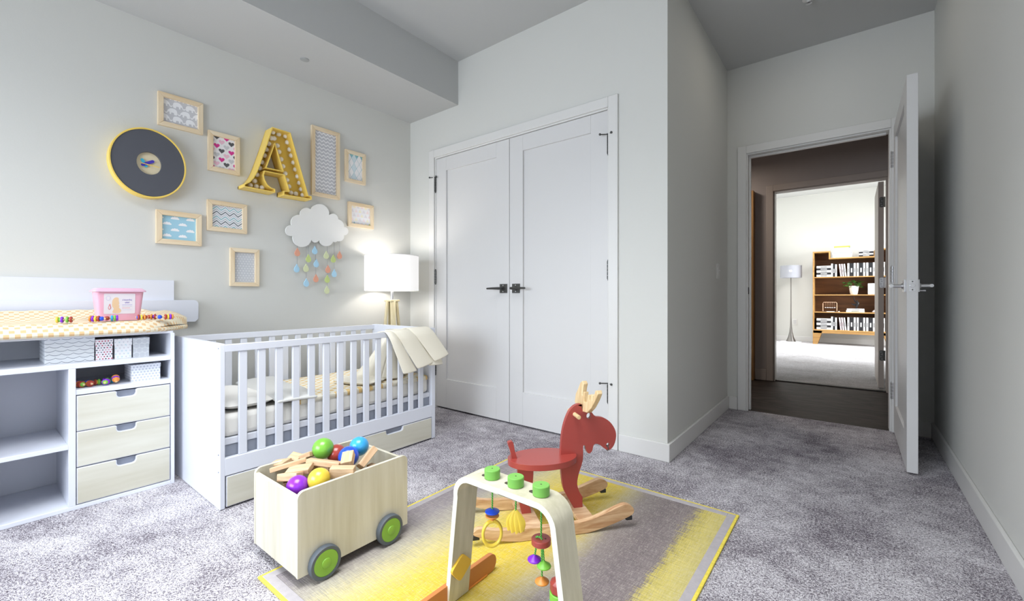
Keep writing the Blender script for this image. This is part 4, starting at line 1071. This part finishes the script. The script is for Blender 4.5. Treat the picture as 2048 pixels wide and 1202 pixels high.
L.new(wv.outputs['Color'], rr.inputs['Fac']); L.new(rr.outputs['Color'], bc.inputs['Base Color']); bc.inputs['Roughness'].default_value = .8
GYC = .9225
KX = (-.795, -.7115, -.629)
for x_ in KX:
    o = MB().lathe([(.020, .4035), (.0222, .405), (.0222, .4285), (.021, .430), (.0005, .4302)], (x_, GYC, 0), None, 32).build('knob', GRK, t)
    MB().cyl((x_, GYC, .4295), (x_, GYC, .4306), .0022, seg=10).build('cord_hole', SLOT, o)
    MB().prism([(x_-.029+.008*math.cos(a), GYC+.008*math.sin(a)) for a in [PI/2+PI*i/8 for i in range(9)]]+[(x_-.015, GYC-.008), (x_-.015, GYC+.008)], XY(.4034), 0, .0006).build('slot', SLOT, t)
def cone(c, r, h, m, parent, up=True):
    pr = [(r*.9, -h*.22), (r, -h*.08), (r*.98, .02*h), (r*.25, h*.30), (r*.12, h*.34)] if up else [(r*.12, -h*.50), (r*.25, -h*.42), (r*.98, 0), (r, h*.1), (r*.92, h*.16), (.001, h*.10)]
    return MB().lathe(pr, c, None, 28).build('disc', m, parent)
def cord(x_, z0, z1, y=GYC): return MB().tube([(x_, y, z0), (x_+.0004, y, (z0+z1)/2), (x_, y, z1)], .0023, 8)
# first hanging toy: two discs and a ring
zz = lambda px, py, y=GYC: on_y(px, py, y)
p1 = zz(982, 1021); pR = zz(982.6, 1066)
o = cord(KX[0], .391, p1.z).build('cord', GCORD, t)
cone((KX[0], GYC, p1.z), .0205, .018, BLUETOY, o); cone((KX[0], GYC, p1.z-.014), .0195, .018, ORTOY, o, False)
Mr = Matrix.Rotation(math.radians(52), 3, 'Z') @ Matrix.Rotation(PI/2, 3, 'X')
MB().torus((KX[0], GYC, pR.z), .0330, .0055, Mr, 40, 10, sx=.80, sy=1.06).ball((KX[0], GYC, pR.z+.0355), .0062, 12).build('toy_ring', YELTOY, o)
MB().cyl((KX[0], GYC, pR.z+.036), (KX[0], GYC, p1.z-.02), .0055).build('spacer', ORTOY, o)
# second: yellow ribbed shell
p2 = zz(1029.5, 1017); p2b = zz(1029.5, 1066)
o = cord(KX[1], .391, p2.z-.004).build('cord', GCORD, t)
hS = p2.z-p2b.z
def shell(u, v, sg):
    a = (v-.5)*2; ln = hS*(1-.16*abs(a)**2-.10*(1-abs(math.sin(v*PI*4))))
    w_ = .044*math.sin(min(1, u*1.05+.04)*PI*.62)*(1 if u < .9 else 1)
    th_ = (.0065*math.sin(PI*min(1, u*.9+.05))+.0035*abs(math.sin(v*PI*4))*u*1.4)*sg*max(0, 1-abs(a)**6)
    dx, dy = math.cos(math.radians(20)), math.sin(math.radians(20))
    return (KX[1]+a*w_*.62*dx-th_*dy, GYC+a*w_*.62*dy+th_*dx*-1, p2.z-u*ln)
MB().grid(16, 40, lambda u, v: shell(u, v, 1)).grid(16, 40, lambda u, v: shell(u, v, -1)).build('shell', YELTOY, o, angle=50)
# third: red disc with three cones
p3 = zz(1080, 1081)
o = cord(KX[2], .391, p3.z+.004).build('cord', GCORD, t)
MB().lathe([(.0235, -.0075), (.0252, -.006), (.0252, .006), (.0238, .0075), (.001, .0076)], (KX[2], GYC, p3.z), None, 32).build('disc', RED, o)
MB().tube([(KX[2]-.012, GYC-.006, p3.z+.0070), (KX[2]-.008, GYC-.006, p3.z+.0115), (KX[2]+.002, GYC-.004, p3.z+.0115), (KX[2]+.006, GYC-.004, p3.z+.0070)], .0024, 8).build('knot', GCORD, o)
MB().cyl((KX[2]+.011, GYC+.004, p3.z+.0072), (KX[2]+.011, GYC+.004, p3.z+.0080), .0024, seg=10).build('cord_hole', SLOT, o)
for px, py, m_ in ((1069, 1121, PURPLE), (1088, 1134, GRTOY), (1084, 1165, ORTOY)):
    q = zz(px, py-3)
    c_ = MB().tube([(q.x, GYC, q.z+.006), (q.x*.6+KX[2]*.4, GYC, p3.z-.006)], .0022, 8).build('cord', GCORD, o)
    MB().lathe([(.0175, -.0030), (.0185, -.0010), (.0178, .0010), (.0045, .0105), (.0025, .0120)], (q.x, GYC, q.z), None, 28).build('cone_bead', m_, c_) if False else MB().lathe([(.0175, -.0030), (.0185, -.0010), (.0178, .0010), (.0045, .0105), (.0025, .0120)], (q.x, GYC, q.z), None, 28).build('cone_bead', m_, o)
# yellow tile on the left leg's inner face
pts = [on_x(px, py, -.905) for px, py in ((927, 1107), (945.5, 1121), (921, 1164.5), (903, 1147))]
cc = sum(pts, Vector())/4
rp = []
for i in range(4):
    a, c_, d_ = pts[i-1], pts[i], pts[(i+1) % 4]
    p0 = c_.lerp(a, .22); p2_ = c_.lerp(d_, .22)
    for k in range(5): s_ = k/4; q = p0*(1-s_)**2+c_*2*s_*(1-s_)+p2_*s_*s_; rp.append((q.y, q.z))
MB().prism(rp, YZ(-.9145), 0, .009).build('spinning_tile', paint('tile_yellow', rgb(226, 182, 58), .4), t, bevel=.0015)
# stacked spinner on the right leg's inner face
c0_ = on_y(1121, 1172, .925)
sx_, sz_ = c0_.x, c0_.z
MB().lathe([(.024, -.012), (.026, -.010), (.026, .010), (.010, .022), (.006, .024)], (sx_, .925, sz_), None, 10).build('spinner_red', RED, t, angle=20)
MB().lathe([(.026, -.036), (.0275, -.034), (.0275, -.015), (.026, -.013)], (sx_, .925, sz_), None, 24).build('spinner_green', GRTOY, t)
MB().lathe([(.028, -.056), (.029, -.054), (.029, -.040), (.028, -.038)], (sx_, .925, sz_), None, 24).build('spinner_blue', CYTOY, t)
MB().lathe([(.030, -.076), (.031, -.074), (.031, -.060), (.030, -.058)], (sx_, .925, sz_), None, 24).build('spinner_base', REDTOY, t)
MB().lathe([(.012, .020), (.015, .022), (.010, .030)], (sx_+.004, .925, sz_), None, 20).build('spinner_purple', PURPLE, t)
MB().lathe([(.011, .030), (.012, .032), (.012, .046), (.010, .049)], (sx_+.003, .925, sz_), None, 20).build('spinner_yellow', YELTOY, t)
MB().cyl((sx_+.003, .925, sz_-.08), (sx_+.003, .925, sz_+.055), .004).build('spinner_rod', RODW, t)
MB().cyl((sx_+.003, .925, sz_-.078), (sx_+.035, .925, sz_-.078), .005).cyl((sx_+.003, .925, sz_+.052), (sx_+.022, .925, sz_+.052), .005).build('spinner_bracket', RODW, t)

# ------------------------------------------------------------------ rocking moose
MA = math.radians(50.7)
MM = Matrix.Translation((-.959, 1.486, .007)) @ Matrix.Rotation(MA, 4, 'Z')
t = thing('rocking_moose', 'red wooden rocking moose with pale antlers on the striped rug', 'rocking toy', M=MM)
dz = -.007
SZ = lambda lat: (lambda u, v, q: (u, lat+q, v+dz))
head = smooth_poly([(.034, .28), (.038, .34), (.049, .394), (.068, .440), (.091, .464), (.113, .4715), (.126, .468)], 3, False)+[(.1235, .453), (.128, .447)]+smooth_poly([(.141, .441), (.164, .438), (.185, .416), (.216, .410), (.248, .391), (.272, .358), (.278, .326), (.268, .290), (.248, .272), (.229, .277), (.204, .297), (.185, .302), (.176, .294), (.170, .273), (.156, .264), (.146, .276), (.140, .297), (.131, .296), (.131, .257), (.126, .225), (.112, .185), (.105, .145), (.114, .112), (.128, .088)], 3, False)+[(.128, .044), (.091, .044)]+smooth_poly([(.091, .046), (.056, .108), (.042, .146), (.035, .216)], 3, False)
circ = lambda u, v, r, n=14: [(u+r*math.cos(2*PI*i/n), v+r*1.15*math.sin(2*PI*i/n)) for i in range(n)]
MB().prism(head, SZ(-.009), 0, .018, holes=[circ(.156, .420, .0105), circ(.2415, .2925, .0085)]).build('head_board', RED, t, bevel=.002, local=True)
rear = smooth_poly([(-.146, .255), (-.146, .215), (-.140, .160), (-.141, .115), (-.138, .085), (-.128, .045)], 3, False)+[(-.126, .044), (-.090, .044)]+smooth_poly([(-.091, .055), (-.100, .090), (-.092, .13), (-.083, .170), (-.080, .255)], 3, False)
MB().prism(rear, SZ(-.009), 0, .018).build('rear_leg', RED, t, bevel=.002, local=True)
seat = [(-.043+.142*math.cos(2*PI*i/48), -.006+.093*math.sin(2*PI*i/48)) for i in range(48)]
MB().prism(seat, lambda u, v, q: (u, v, .246+q+dz), 0, .023).build('seat', RED, t, bevel=.004, seg=3, local=True)
MB().prism(smooth_poly([(-.186, .330), (-.176, .338), (-.165, .334), (-.158, .300), (-.148, .262), (-.166, .262), (-.176, .300)], 3), SZ(-.010), 0, .02).build('tail', RED, t, bevel=.002, local=True)
PALE = wood('antler_wood', rgb(236, 214, 172), rgb(206, 172, 122), 2, 26, .5)
near = [(0, .438), (-.054, .446), (-.090, .474), (-.118, .510), (-.134, .538), (-.124, .550), (-.108, .546), (-.094, .506), (-.088, .502), (-.083, .522), (-.071, .524), (-.068, .498), (-.061, .495), (-.055, .516), (-.044, .517), (-.042, .488), (-.022, .480), (-.010, .478)]
far = [(-.008, .494), (-.004, .518), (.006, .518), (.008, .500), (.016, .502), (.016, .532), (.012, .548), (.030, .558), (.050, .546), (.066, .518), (.086, .492), (.088, .456), (.05, .441)]
MB().prism(near+far, lambda u, v, q: (.128+q+(v-.44)*.12, u, v+dz), 0, .020).build('antlers', PALE, t, bevel=.002, local=True)
MB().cyl((.094, -.058, .430+dz), (.094, .058, .430+dz), .0085, seg=18).build('handle_peg', PALE, t, bevel=.0015, local=True)
MB().torus((.2415, 0, .278+dz), .0105, .0016, Matrix.Rotation(PI/2, 3, 'Y'), 20, 8).build('nose_ring', DARKMET, t, local=True)
rk = smooth_poly([(-.335, .048), (-.25, .020), (-.13, .004), (-.02, .0005), (.07, .003), (.17, .021), (.272, .051), (.294, .068), (.288, .088), (.262, .100), (.235, .096), (.16, .071), (.093, .054), (0, .049), (-.142, .053), (-.25, .058), (-.31, .071), (-.333, .066)], 3)
rk = [(u, max(v, .0080)) for u, v in rk]
for lat in (-.131, .109):
    o = MB().prism(rk, SZ(lat), 0, .022).build('rocker', ROCKW, t, bevel=.003, local=True)
    for s0, z0 in ((.262, .036), (-.342, .030)):
        MB().box(s0, s0+.026, lat+.001, lat+.021, z0+dz, z0+.018+dz).build('rubber_stop', BLACK, o, bevel=.003, local=True)
for s0 in (.075, -.142): MB().box(s0, s0+.068, -.109, .109, .030+dz, .046+dz).build('cross_bar', ROCKW, t, bevel=.002, local=True)
# ------------------------------------------------------------------ far room
OAK = wood('bookcase_oak', rgb(178, 138, 80), rgb(144, 106, 58), 0, 10, .5, 10)
OAKD = wood('bookcase_back', rgb(124, 82, 48), rgb(88, 56, 30), 0, 12, .6, 10)
t = thing('bookcase', 'stepped oak bookcase on splayed legs in the far room', 'bookcase', (0, 10.2, 0))
BY0, BY1 = 10.0, 10.36
def kb(name, *b, mat=OAK): return MB().box(*b).build(name, mat, t, bevel=.002)
kb('side_panel', -.582, -.560, BY0, BY1, .27, 1.755); kb('side_panel', .560, .582, BY0, BY1, .27, 1.755)
kb('top_panel', -.560, -.312, BY0, BY1, 1.731, 1.755); kb('top_panel', .338, .560, BY0, BY1, 1.731, 1.755)
kb('step_panel', -.336, -.312, BY0, BY1, 1.602, 1.731); kb('step_panel', .316, .338, BY0, BY1, 1.602, 1.731)
kb('top_panel', -.312, .316, BY0, BY1, 1.602, 1.624)
for z in (1.274, .942, .618): kb('shelf', -.560, .560, BY0+.006, BY1-.012, z-.018, z)
kb('shelf', -.560, .560, BY0, BY1, .262, .284)
kb('back_panel', -.575, .575, BY1-.012, BY1, .27, 1.61, mat=OAKD)
kb('back_panel', -.575, -.32, BY1-.012, BY1, 1.61, 1.74, mat=OAKD); kb('back_panel', .325, .575, BY1-.012, BY1, 1.61, 1.74, mat=OAKD)
kb('apron', -.575, .575, BY0+.004, BY0+.024, .215, .262)
for sx in (-1, 1):
    MB().prism([(sx*.582, .262), (sx*.43, .262), (sx*.44, .235), (sx*.508, .004), (sx*.582, .004)], XZ(BY0+.004), 0, .03).build('leg', OAK, t, bevel=.002)
    MB().prism([(sx*.582, .262), (sx*.43, .262), (sx*.508, .004), (sx*.582, .004)], XZ(BY1-.04), 0, .03).build('leg', OAK, t, bevel=.002)
WB = paint('book_white', rgb(206, 206, 206), .6); BB = paint('book_black', rgb(28, 28, 31), .5); PG = paint('book_pages', rgb(236, 232, 222), .8)
PK = paint('book_blush', rgb(226, 206, 210), .6); INKB = paint('spine_ink', rgb(60, 60, 60), .6); INKW = paint('spine_ink_white', rgb(210, 210, 210), .6)
def book(label, c, w, h, d, m, lie=False, lean=0, grp='black and white books in the far bookcase'):
    """spine faces -Y; c = base centre of the spine"""
    M = Matrix.Translation(Vector(c)) @ Matrix.Rotation(lean, 4, 'Y')
    t = thing('book', label, 'book', M=M, group=grp)
    if lie: X, Z = h, w
    else: X, Z = w, h
    e = .0025
    b = MB().box(-X/2, X/2, 0, .004, 0, Z)
    if lie: b.box(-X/2, X/2, .004, d, 0, e).box(-X/2, X/2, .004, d, Z-e, Z); pgs = (-X/2+.003, X/2-.003, .004, d-.004, e, Z-e)
    else: b.box(-X/2, -X/2+e, .004, d, 0, Z).box(X/2-e, X/2, .004, d, 0, Z); pgs = (-X/2+e, X/2-e, .004, d-.004, .003, Z-.003)
    b.build('cover', m, t, local=True); MB().box(*pgs).build('pages', PG, t, local=True)
    ik = INKW if m is BB else INKB
    q = MB()
    if lie: q.box(-X*.22, X*.22, -.0012, .001, Z*.36, Z*.64);
    else: q.box(-X*.16, X*.16, -.0012, .001, Z*.30, Z*.62)
    q.build('spine_print', ik, t, local=True)
D = .20
for zf, nm in ((1.274, 'upper'), (.284, 'bottom')):
    k = 5; hh = (1.482-1.274)/5
    for i in range(k):
        book('%s book, %s from the foot of the flat pile on the %s shelf' % ('white' if i % 2 == 0 else 'black', ordinal(i), nm), (-.412, 10.03, zf+i*hh+.0005), hh-.001, .222, D, WB if i % 2 == 0 else BB, True)
    xs = -.288
    for i, m_ in enumerate((WB, BB, WB)):
        book('slim %s book, %s upright one beside the flat pile on the %s shelf' % ('black' if m_ is BB else 'white', ordinal(i), nm), (xs+i*.030, 10.03, zf), .026, .245-.008*i, D, m_)
    for i in range(3):
        book('pale blush booklet leaning, %s of three on the %s shelf' % (ordinal(i), nm), (-.160+i*.034+.008, 10.03, zf+.003), .022, .230, D, PK if i < 2 else WB, False, -.10)
    x = -.062; i = 0
    for j, (w_, m_) in enumerate(((.030, WB), (.062, BB), (.030, WB), (.012, None), (.030, WB), (.062, BB), (.030, WB), (.012, None), (.030, WB), (.062, BB), (.030, WB), (.012, None), (.030, WB), (.062, BB), (.030, WB))):
        if m_ is not None:
            book('%s book, %s in the upright row at the open end of the %s shelf' % ('thick black' if m_ is BB else 'thin white', ordinal(i), nm), (x+w_/2, 10.03, zf), w_-.002, .240, D, m_); i += 1
        x += w_
for i in range(4): book('%s book, %s from the foot of the pile on top of the bookcase' % ('black' if i % 2 == 0 else 'white', ordinal(i)), (.205, 10.03, 1.6245+i*.030), .029, .200, D, BB if i % 2 == 0 else WB, True)
# boxes on top
BXW = paint('box_white', rgb(204, 207, 210), .5); BXG = paint('box_rim_grey', rgb(176, 182, 188), .4); BXL = paint('box_lime', rgb(170, 202, 72), .5)
t = thing('storage_box', 'white storage box with grey rim on top of the bookcase', 'box', (-.135, 10.15, 1.624))
MB().box(-.277, .004, 10.02, 10.26, 1.6245, 1.712).build('carton', BXW, t, bevel=.003)
b = MB()
for x in (-.280, .002): b.box(x, x+.006, 10.015, 10.022, 1.66, 1.722)
b.box(-.282, .008, 10.014, 10.265, 1.712, 1.724); b.build('rim', BXG, t, bevel=.001)
t = thing('storage_box', 'white storage box with lime green lid stacked on the white box', 'box', (-.142, 10.15, 1.724))
MB().box(-.258, -.022, 10.03, 10.25, 1.7245, 1.822).build('carton', BXW, t, bevel=.003)
MB().box(-.262, -.018, 10.024, 10.256, 1.812, 1.838).build('lid', BXL, t, bevel=.002)
b = MB()
for x in (-.272, -.020): b.box(x, x+.012, 10.018, 10.03, 1.726, 1.840)
b.build('corner_clip', BXG, t, bevel=.001)
# potted plant
t = thing('potted_plant', 'white pot with dark green leafy plant on the bookcase', 'plant', (.033, 10.12, .942))
MB().lathe([(.050, .9425), (.058, .97), (.074, 1.10), (.070, 1.10), (.068, 1.085), (.001, 1.083)], (.033, 10.12, 0), None, 28).build('pot', paint('pot_white', rgb(232, 228, 222), .5), t)
MB().lathe([(.001, 1.084), (.067, 1.086), (.001, 1.09)], (.033, 10.12, 0), None, 20).build('soil', paint('soil', rgb(60, 46, 36), .95), t)
LEAF = paint('leaf_green', rgb(64, 104, 40), .45, var=.35, vscale=18); STEM = paint('stem_green', rgb(80, 96, 50), .6)
rng = random.Random(3)
leaf2d = smooth_poly([(0, -.5), (.30, -.15), (.28, .2), (0, .5), (-.28, .2), (-.30, -.15)], 2)
for k in range(46):
    a = 2*PI*k/46*3.1; R_ = .04+.11*rng.random(); hz = 1.10+.095*rng.random()-.03*(R_ > .11)
    tip = Vector((.033+R_*math.cos(a), 10.12+R_*.8*math.sin(a), hz)); base = Vector((.033+.02*math.cos(a), 10.12+.02*math.sin(a), 1.085))
    if k % 3 == 0: MB().tube([base, base.lerp(tip, .5)+Vector((0, 0, .02)), tip], .0025, 5).build('stem', STEM, t)
    dr = Vector((math.cos(a), .8*math.sin(a), .35*rng.uniform(-1, 1))).normalized(); M3 = dr.to_track_quat('Y', 'Z').to_matrix()
    sz = .052+.022*rng.random(); M3 = M3 @ Matrix.Rotation(rng.uniform(-1, 1), 3, 'Y')
    pts = [M3 @ Vector((u*sz, v*sz, .15*sz*(1-4*u*u)))+tip for u, v in leaf2d]; ctr = tip+Vector((0, 0, .004)); n = len(pts)
    MB().add(pts+[ctr], [(i, (i+1) % n, n) for i in range(n)]).build('leaf', LEAF, t)
t = thing('ribbed_box', 'white ribbed file box beside the potted plant', 'box', (.325, 10.12, .942))
b = MB().box(.230, .420, 10.03, 10.25, .9425, 1.140).build('carton', BXW, t, bevel=.002)
for k in range(9): MB().box(.236+k*.0205, .248+k*.0205, 10.026, 10.031, .948, 1.136).build('rib', BXW, t, bevel=.001)
# bead cradle
COP = paint('copper_wire', rgb(214, 176, 146), .4, metal=.4)
t = thing('pendulum_cradle', 'copper wire cradle with a row of hanging balls on the bookcase', 'desk toy', (-.322, 10.08, .618))
for y in (10.05, 10.13):
    P_ = [(-.427, y, .628), (-.427, y, .775), (-.420, y, .792), (-.405, y, .798), (-.235, y, .798), (-.222, y, .792), (-.216, y, .775), (-.216, y, .628)]
    MB().tube(P_, .0045, 8).build('frame', COP, t)
MB().box(-.436, -.207, 10.04, 10.14, .6185, .629).build('base', paint('cradle_base', rgb(60, 44, 36), .5), t, bevel=.002)
for k in range(6):
    x = -.392+k*.0285
    o = MB().ball((x, 10.09, .695), .0125, 14).build('ball', CHROME, t)
    MB().cyl((x, 10.09, .705), (x, 10.05, .796), .0012, seg=5).cyl((x, 10.09, .705), (x, 10.13, .796), .0012, seg=5).build('thread', COP, o)
t = thing('white_pen', 'short white pen lying on the shelf before the cradle', 'pen', (-.30, 10.02, .623))
MB().cyl((-.37, 10.018, .6235), (-.25, 10.022, .6235), .0052, seg=10).build('barrel', WB, t); MB().cyl((-.25, 10.022, .6235), (-.23, 10.0226, .6235), .005, .001, 10).build('tip', BB, t)
t = thing('white_pebble', 'small round white pebble on the shelf beside the cradle', 'pebble', (-.185, 10.03, .618))
MB().ball((-.185, 10.03, .6275), .012, 12, sc=(1.1, 1, .75)).build('stone', WB, t)
# books under the sculpture
book('white book lying flat under the black bird sculpture, lower of two', (.052, 10.03, .6185), .034, .262, D, paint('book_cream', rgb(226, 222, 196), .7), True)
book('white book lying flat under the black bird sculpture, upper of two', (.056, 10.04, .653), .030, .250, D-.01, WB, True)
t = thing('bird_sculpture', 'black abstract bird sculpture on two white books', 'sculpture', (.06, 10.12, .6835))
SCB = paint('sculpture_black', rgb(30, 28, 30), .35)
MB().lathe([(.034, .684), (.034, .690), (.010, .694)], (.068, 10.12, 0), None, 20).build('base', SCB, t)
MB().tube([(.066, 10.12, .690), (.072, 10.12, .72), (.084, 10.12, .755), (.092, 10.12, .785), (.086, 10.12, .81), (.076, 10.12, .826)], [.010, .016, .022, .020, .012, .006], 12).build('body', SCB, t)
def wing(pts, name):
    MB().prism(smooth_poly(pts, 3), XZ(10.112), 0, .016).build(name, SCB, t, bevel=.004)
wing([(.030, .905), (.038, .875), (.050, .838), (.078, .808), (.096, .80), (.092, .775), (.066, .785), (.040, .815), (.028, .860)], 'wing')
wing([(-.018, .785), (.02, .768), (.06, .772), (.088, .765), (.082, .735), (.05, .735), (.015, .752)], 'wing')
MB().ball((.080, 10.12, .826), .012, 12).cyl((.082, 10.12, .828), (.100, 10.12, .838), .005, .001, 8).build('head', SCB, t)
t = thing('rock_ornament', 'pale stone ornament with a bare pink twig on the shelf', 'ornament', (.37, 10.12, .618))
MB().ball((.37, 10.12, .645), .05, 18, sc=(1.4, .9, .56)).ball((.33, 10.10, .632), .03, 14, sc=(1.4, 1, .5)).build('stone', paint('stone_pale', rgb(206, 200, 202), .8, .4, 60), t)
MB().tube([(.33, 10.10, .66), (.345, 10.10, .70), (.352, 10.10, .735), (.366, 10.10, .77)], [.004, .0035, .003, .0015], 6).tube([(.347, 10.10, .71), (.330, 10.10, .735), (.318, 10.10, .74)], [.003, .002, .001], 6).tube([(.352, 10.10, .735), (.372, 10.10, .748)], [.0028, .001], 6).build('twig', paint('twig_pink', rgb(206, 170, 172), .7), t)
# floor lamp
t = thing('floor_lamp', 'slim chrome floor lamp with grey drum shade in the far room', 'floor lamp', (-.95, 10.2, 0))
SH2, tr2, b2 = newmat('mesh_shade')
b2.inputs['Base Color'].default_value = rgb(158, 160, 168); b2.inputs['Roughness'].default_value = .8; b2.inputs['Alpha'].default_value = .78
MB().lathe([(.184, 1.279), (.184, 1.516)], (-.95, 10.2, 0), None, 48, caps=False).build('shade', SH2, t)
GR = paint('shade_ring_grey', rgb(150, 152, 160), .5)
for z in (1.279, 1.516): MB().torus((-.95, 10.2, z), .184, .003, None, 48, 6).build('shade_ring', GR, t)
MB().ball((-.955, 10.2, 1.415), .028, 14, sc=(1, 1, .7)).build('bulb', paint('far_bulb', (1, 1, 1, 1), .3, emis=(1, 1, 1, 1), estr=3), t)
MB().lathe([(.085, .012), (.078, .03), (.050, .10), (.028, .20), (.016, .32), (.011, .5), (.009, .8), (.008, 1.40), (.001, 1.41)], (-.95, 10.2, 0), None, 32).build('stem', paint('brushed_steel', rgb(128, 125, 122), .35, metal=.8), t)
MB().lathe([(.180, .0045), (.182, .008), (.176, .011), (.001, .0135)], (-.95, 10.2, 0), None, 44).build('base_disc', paint('lamp_base_white', rgb(224, 224, 226), .4), t)
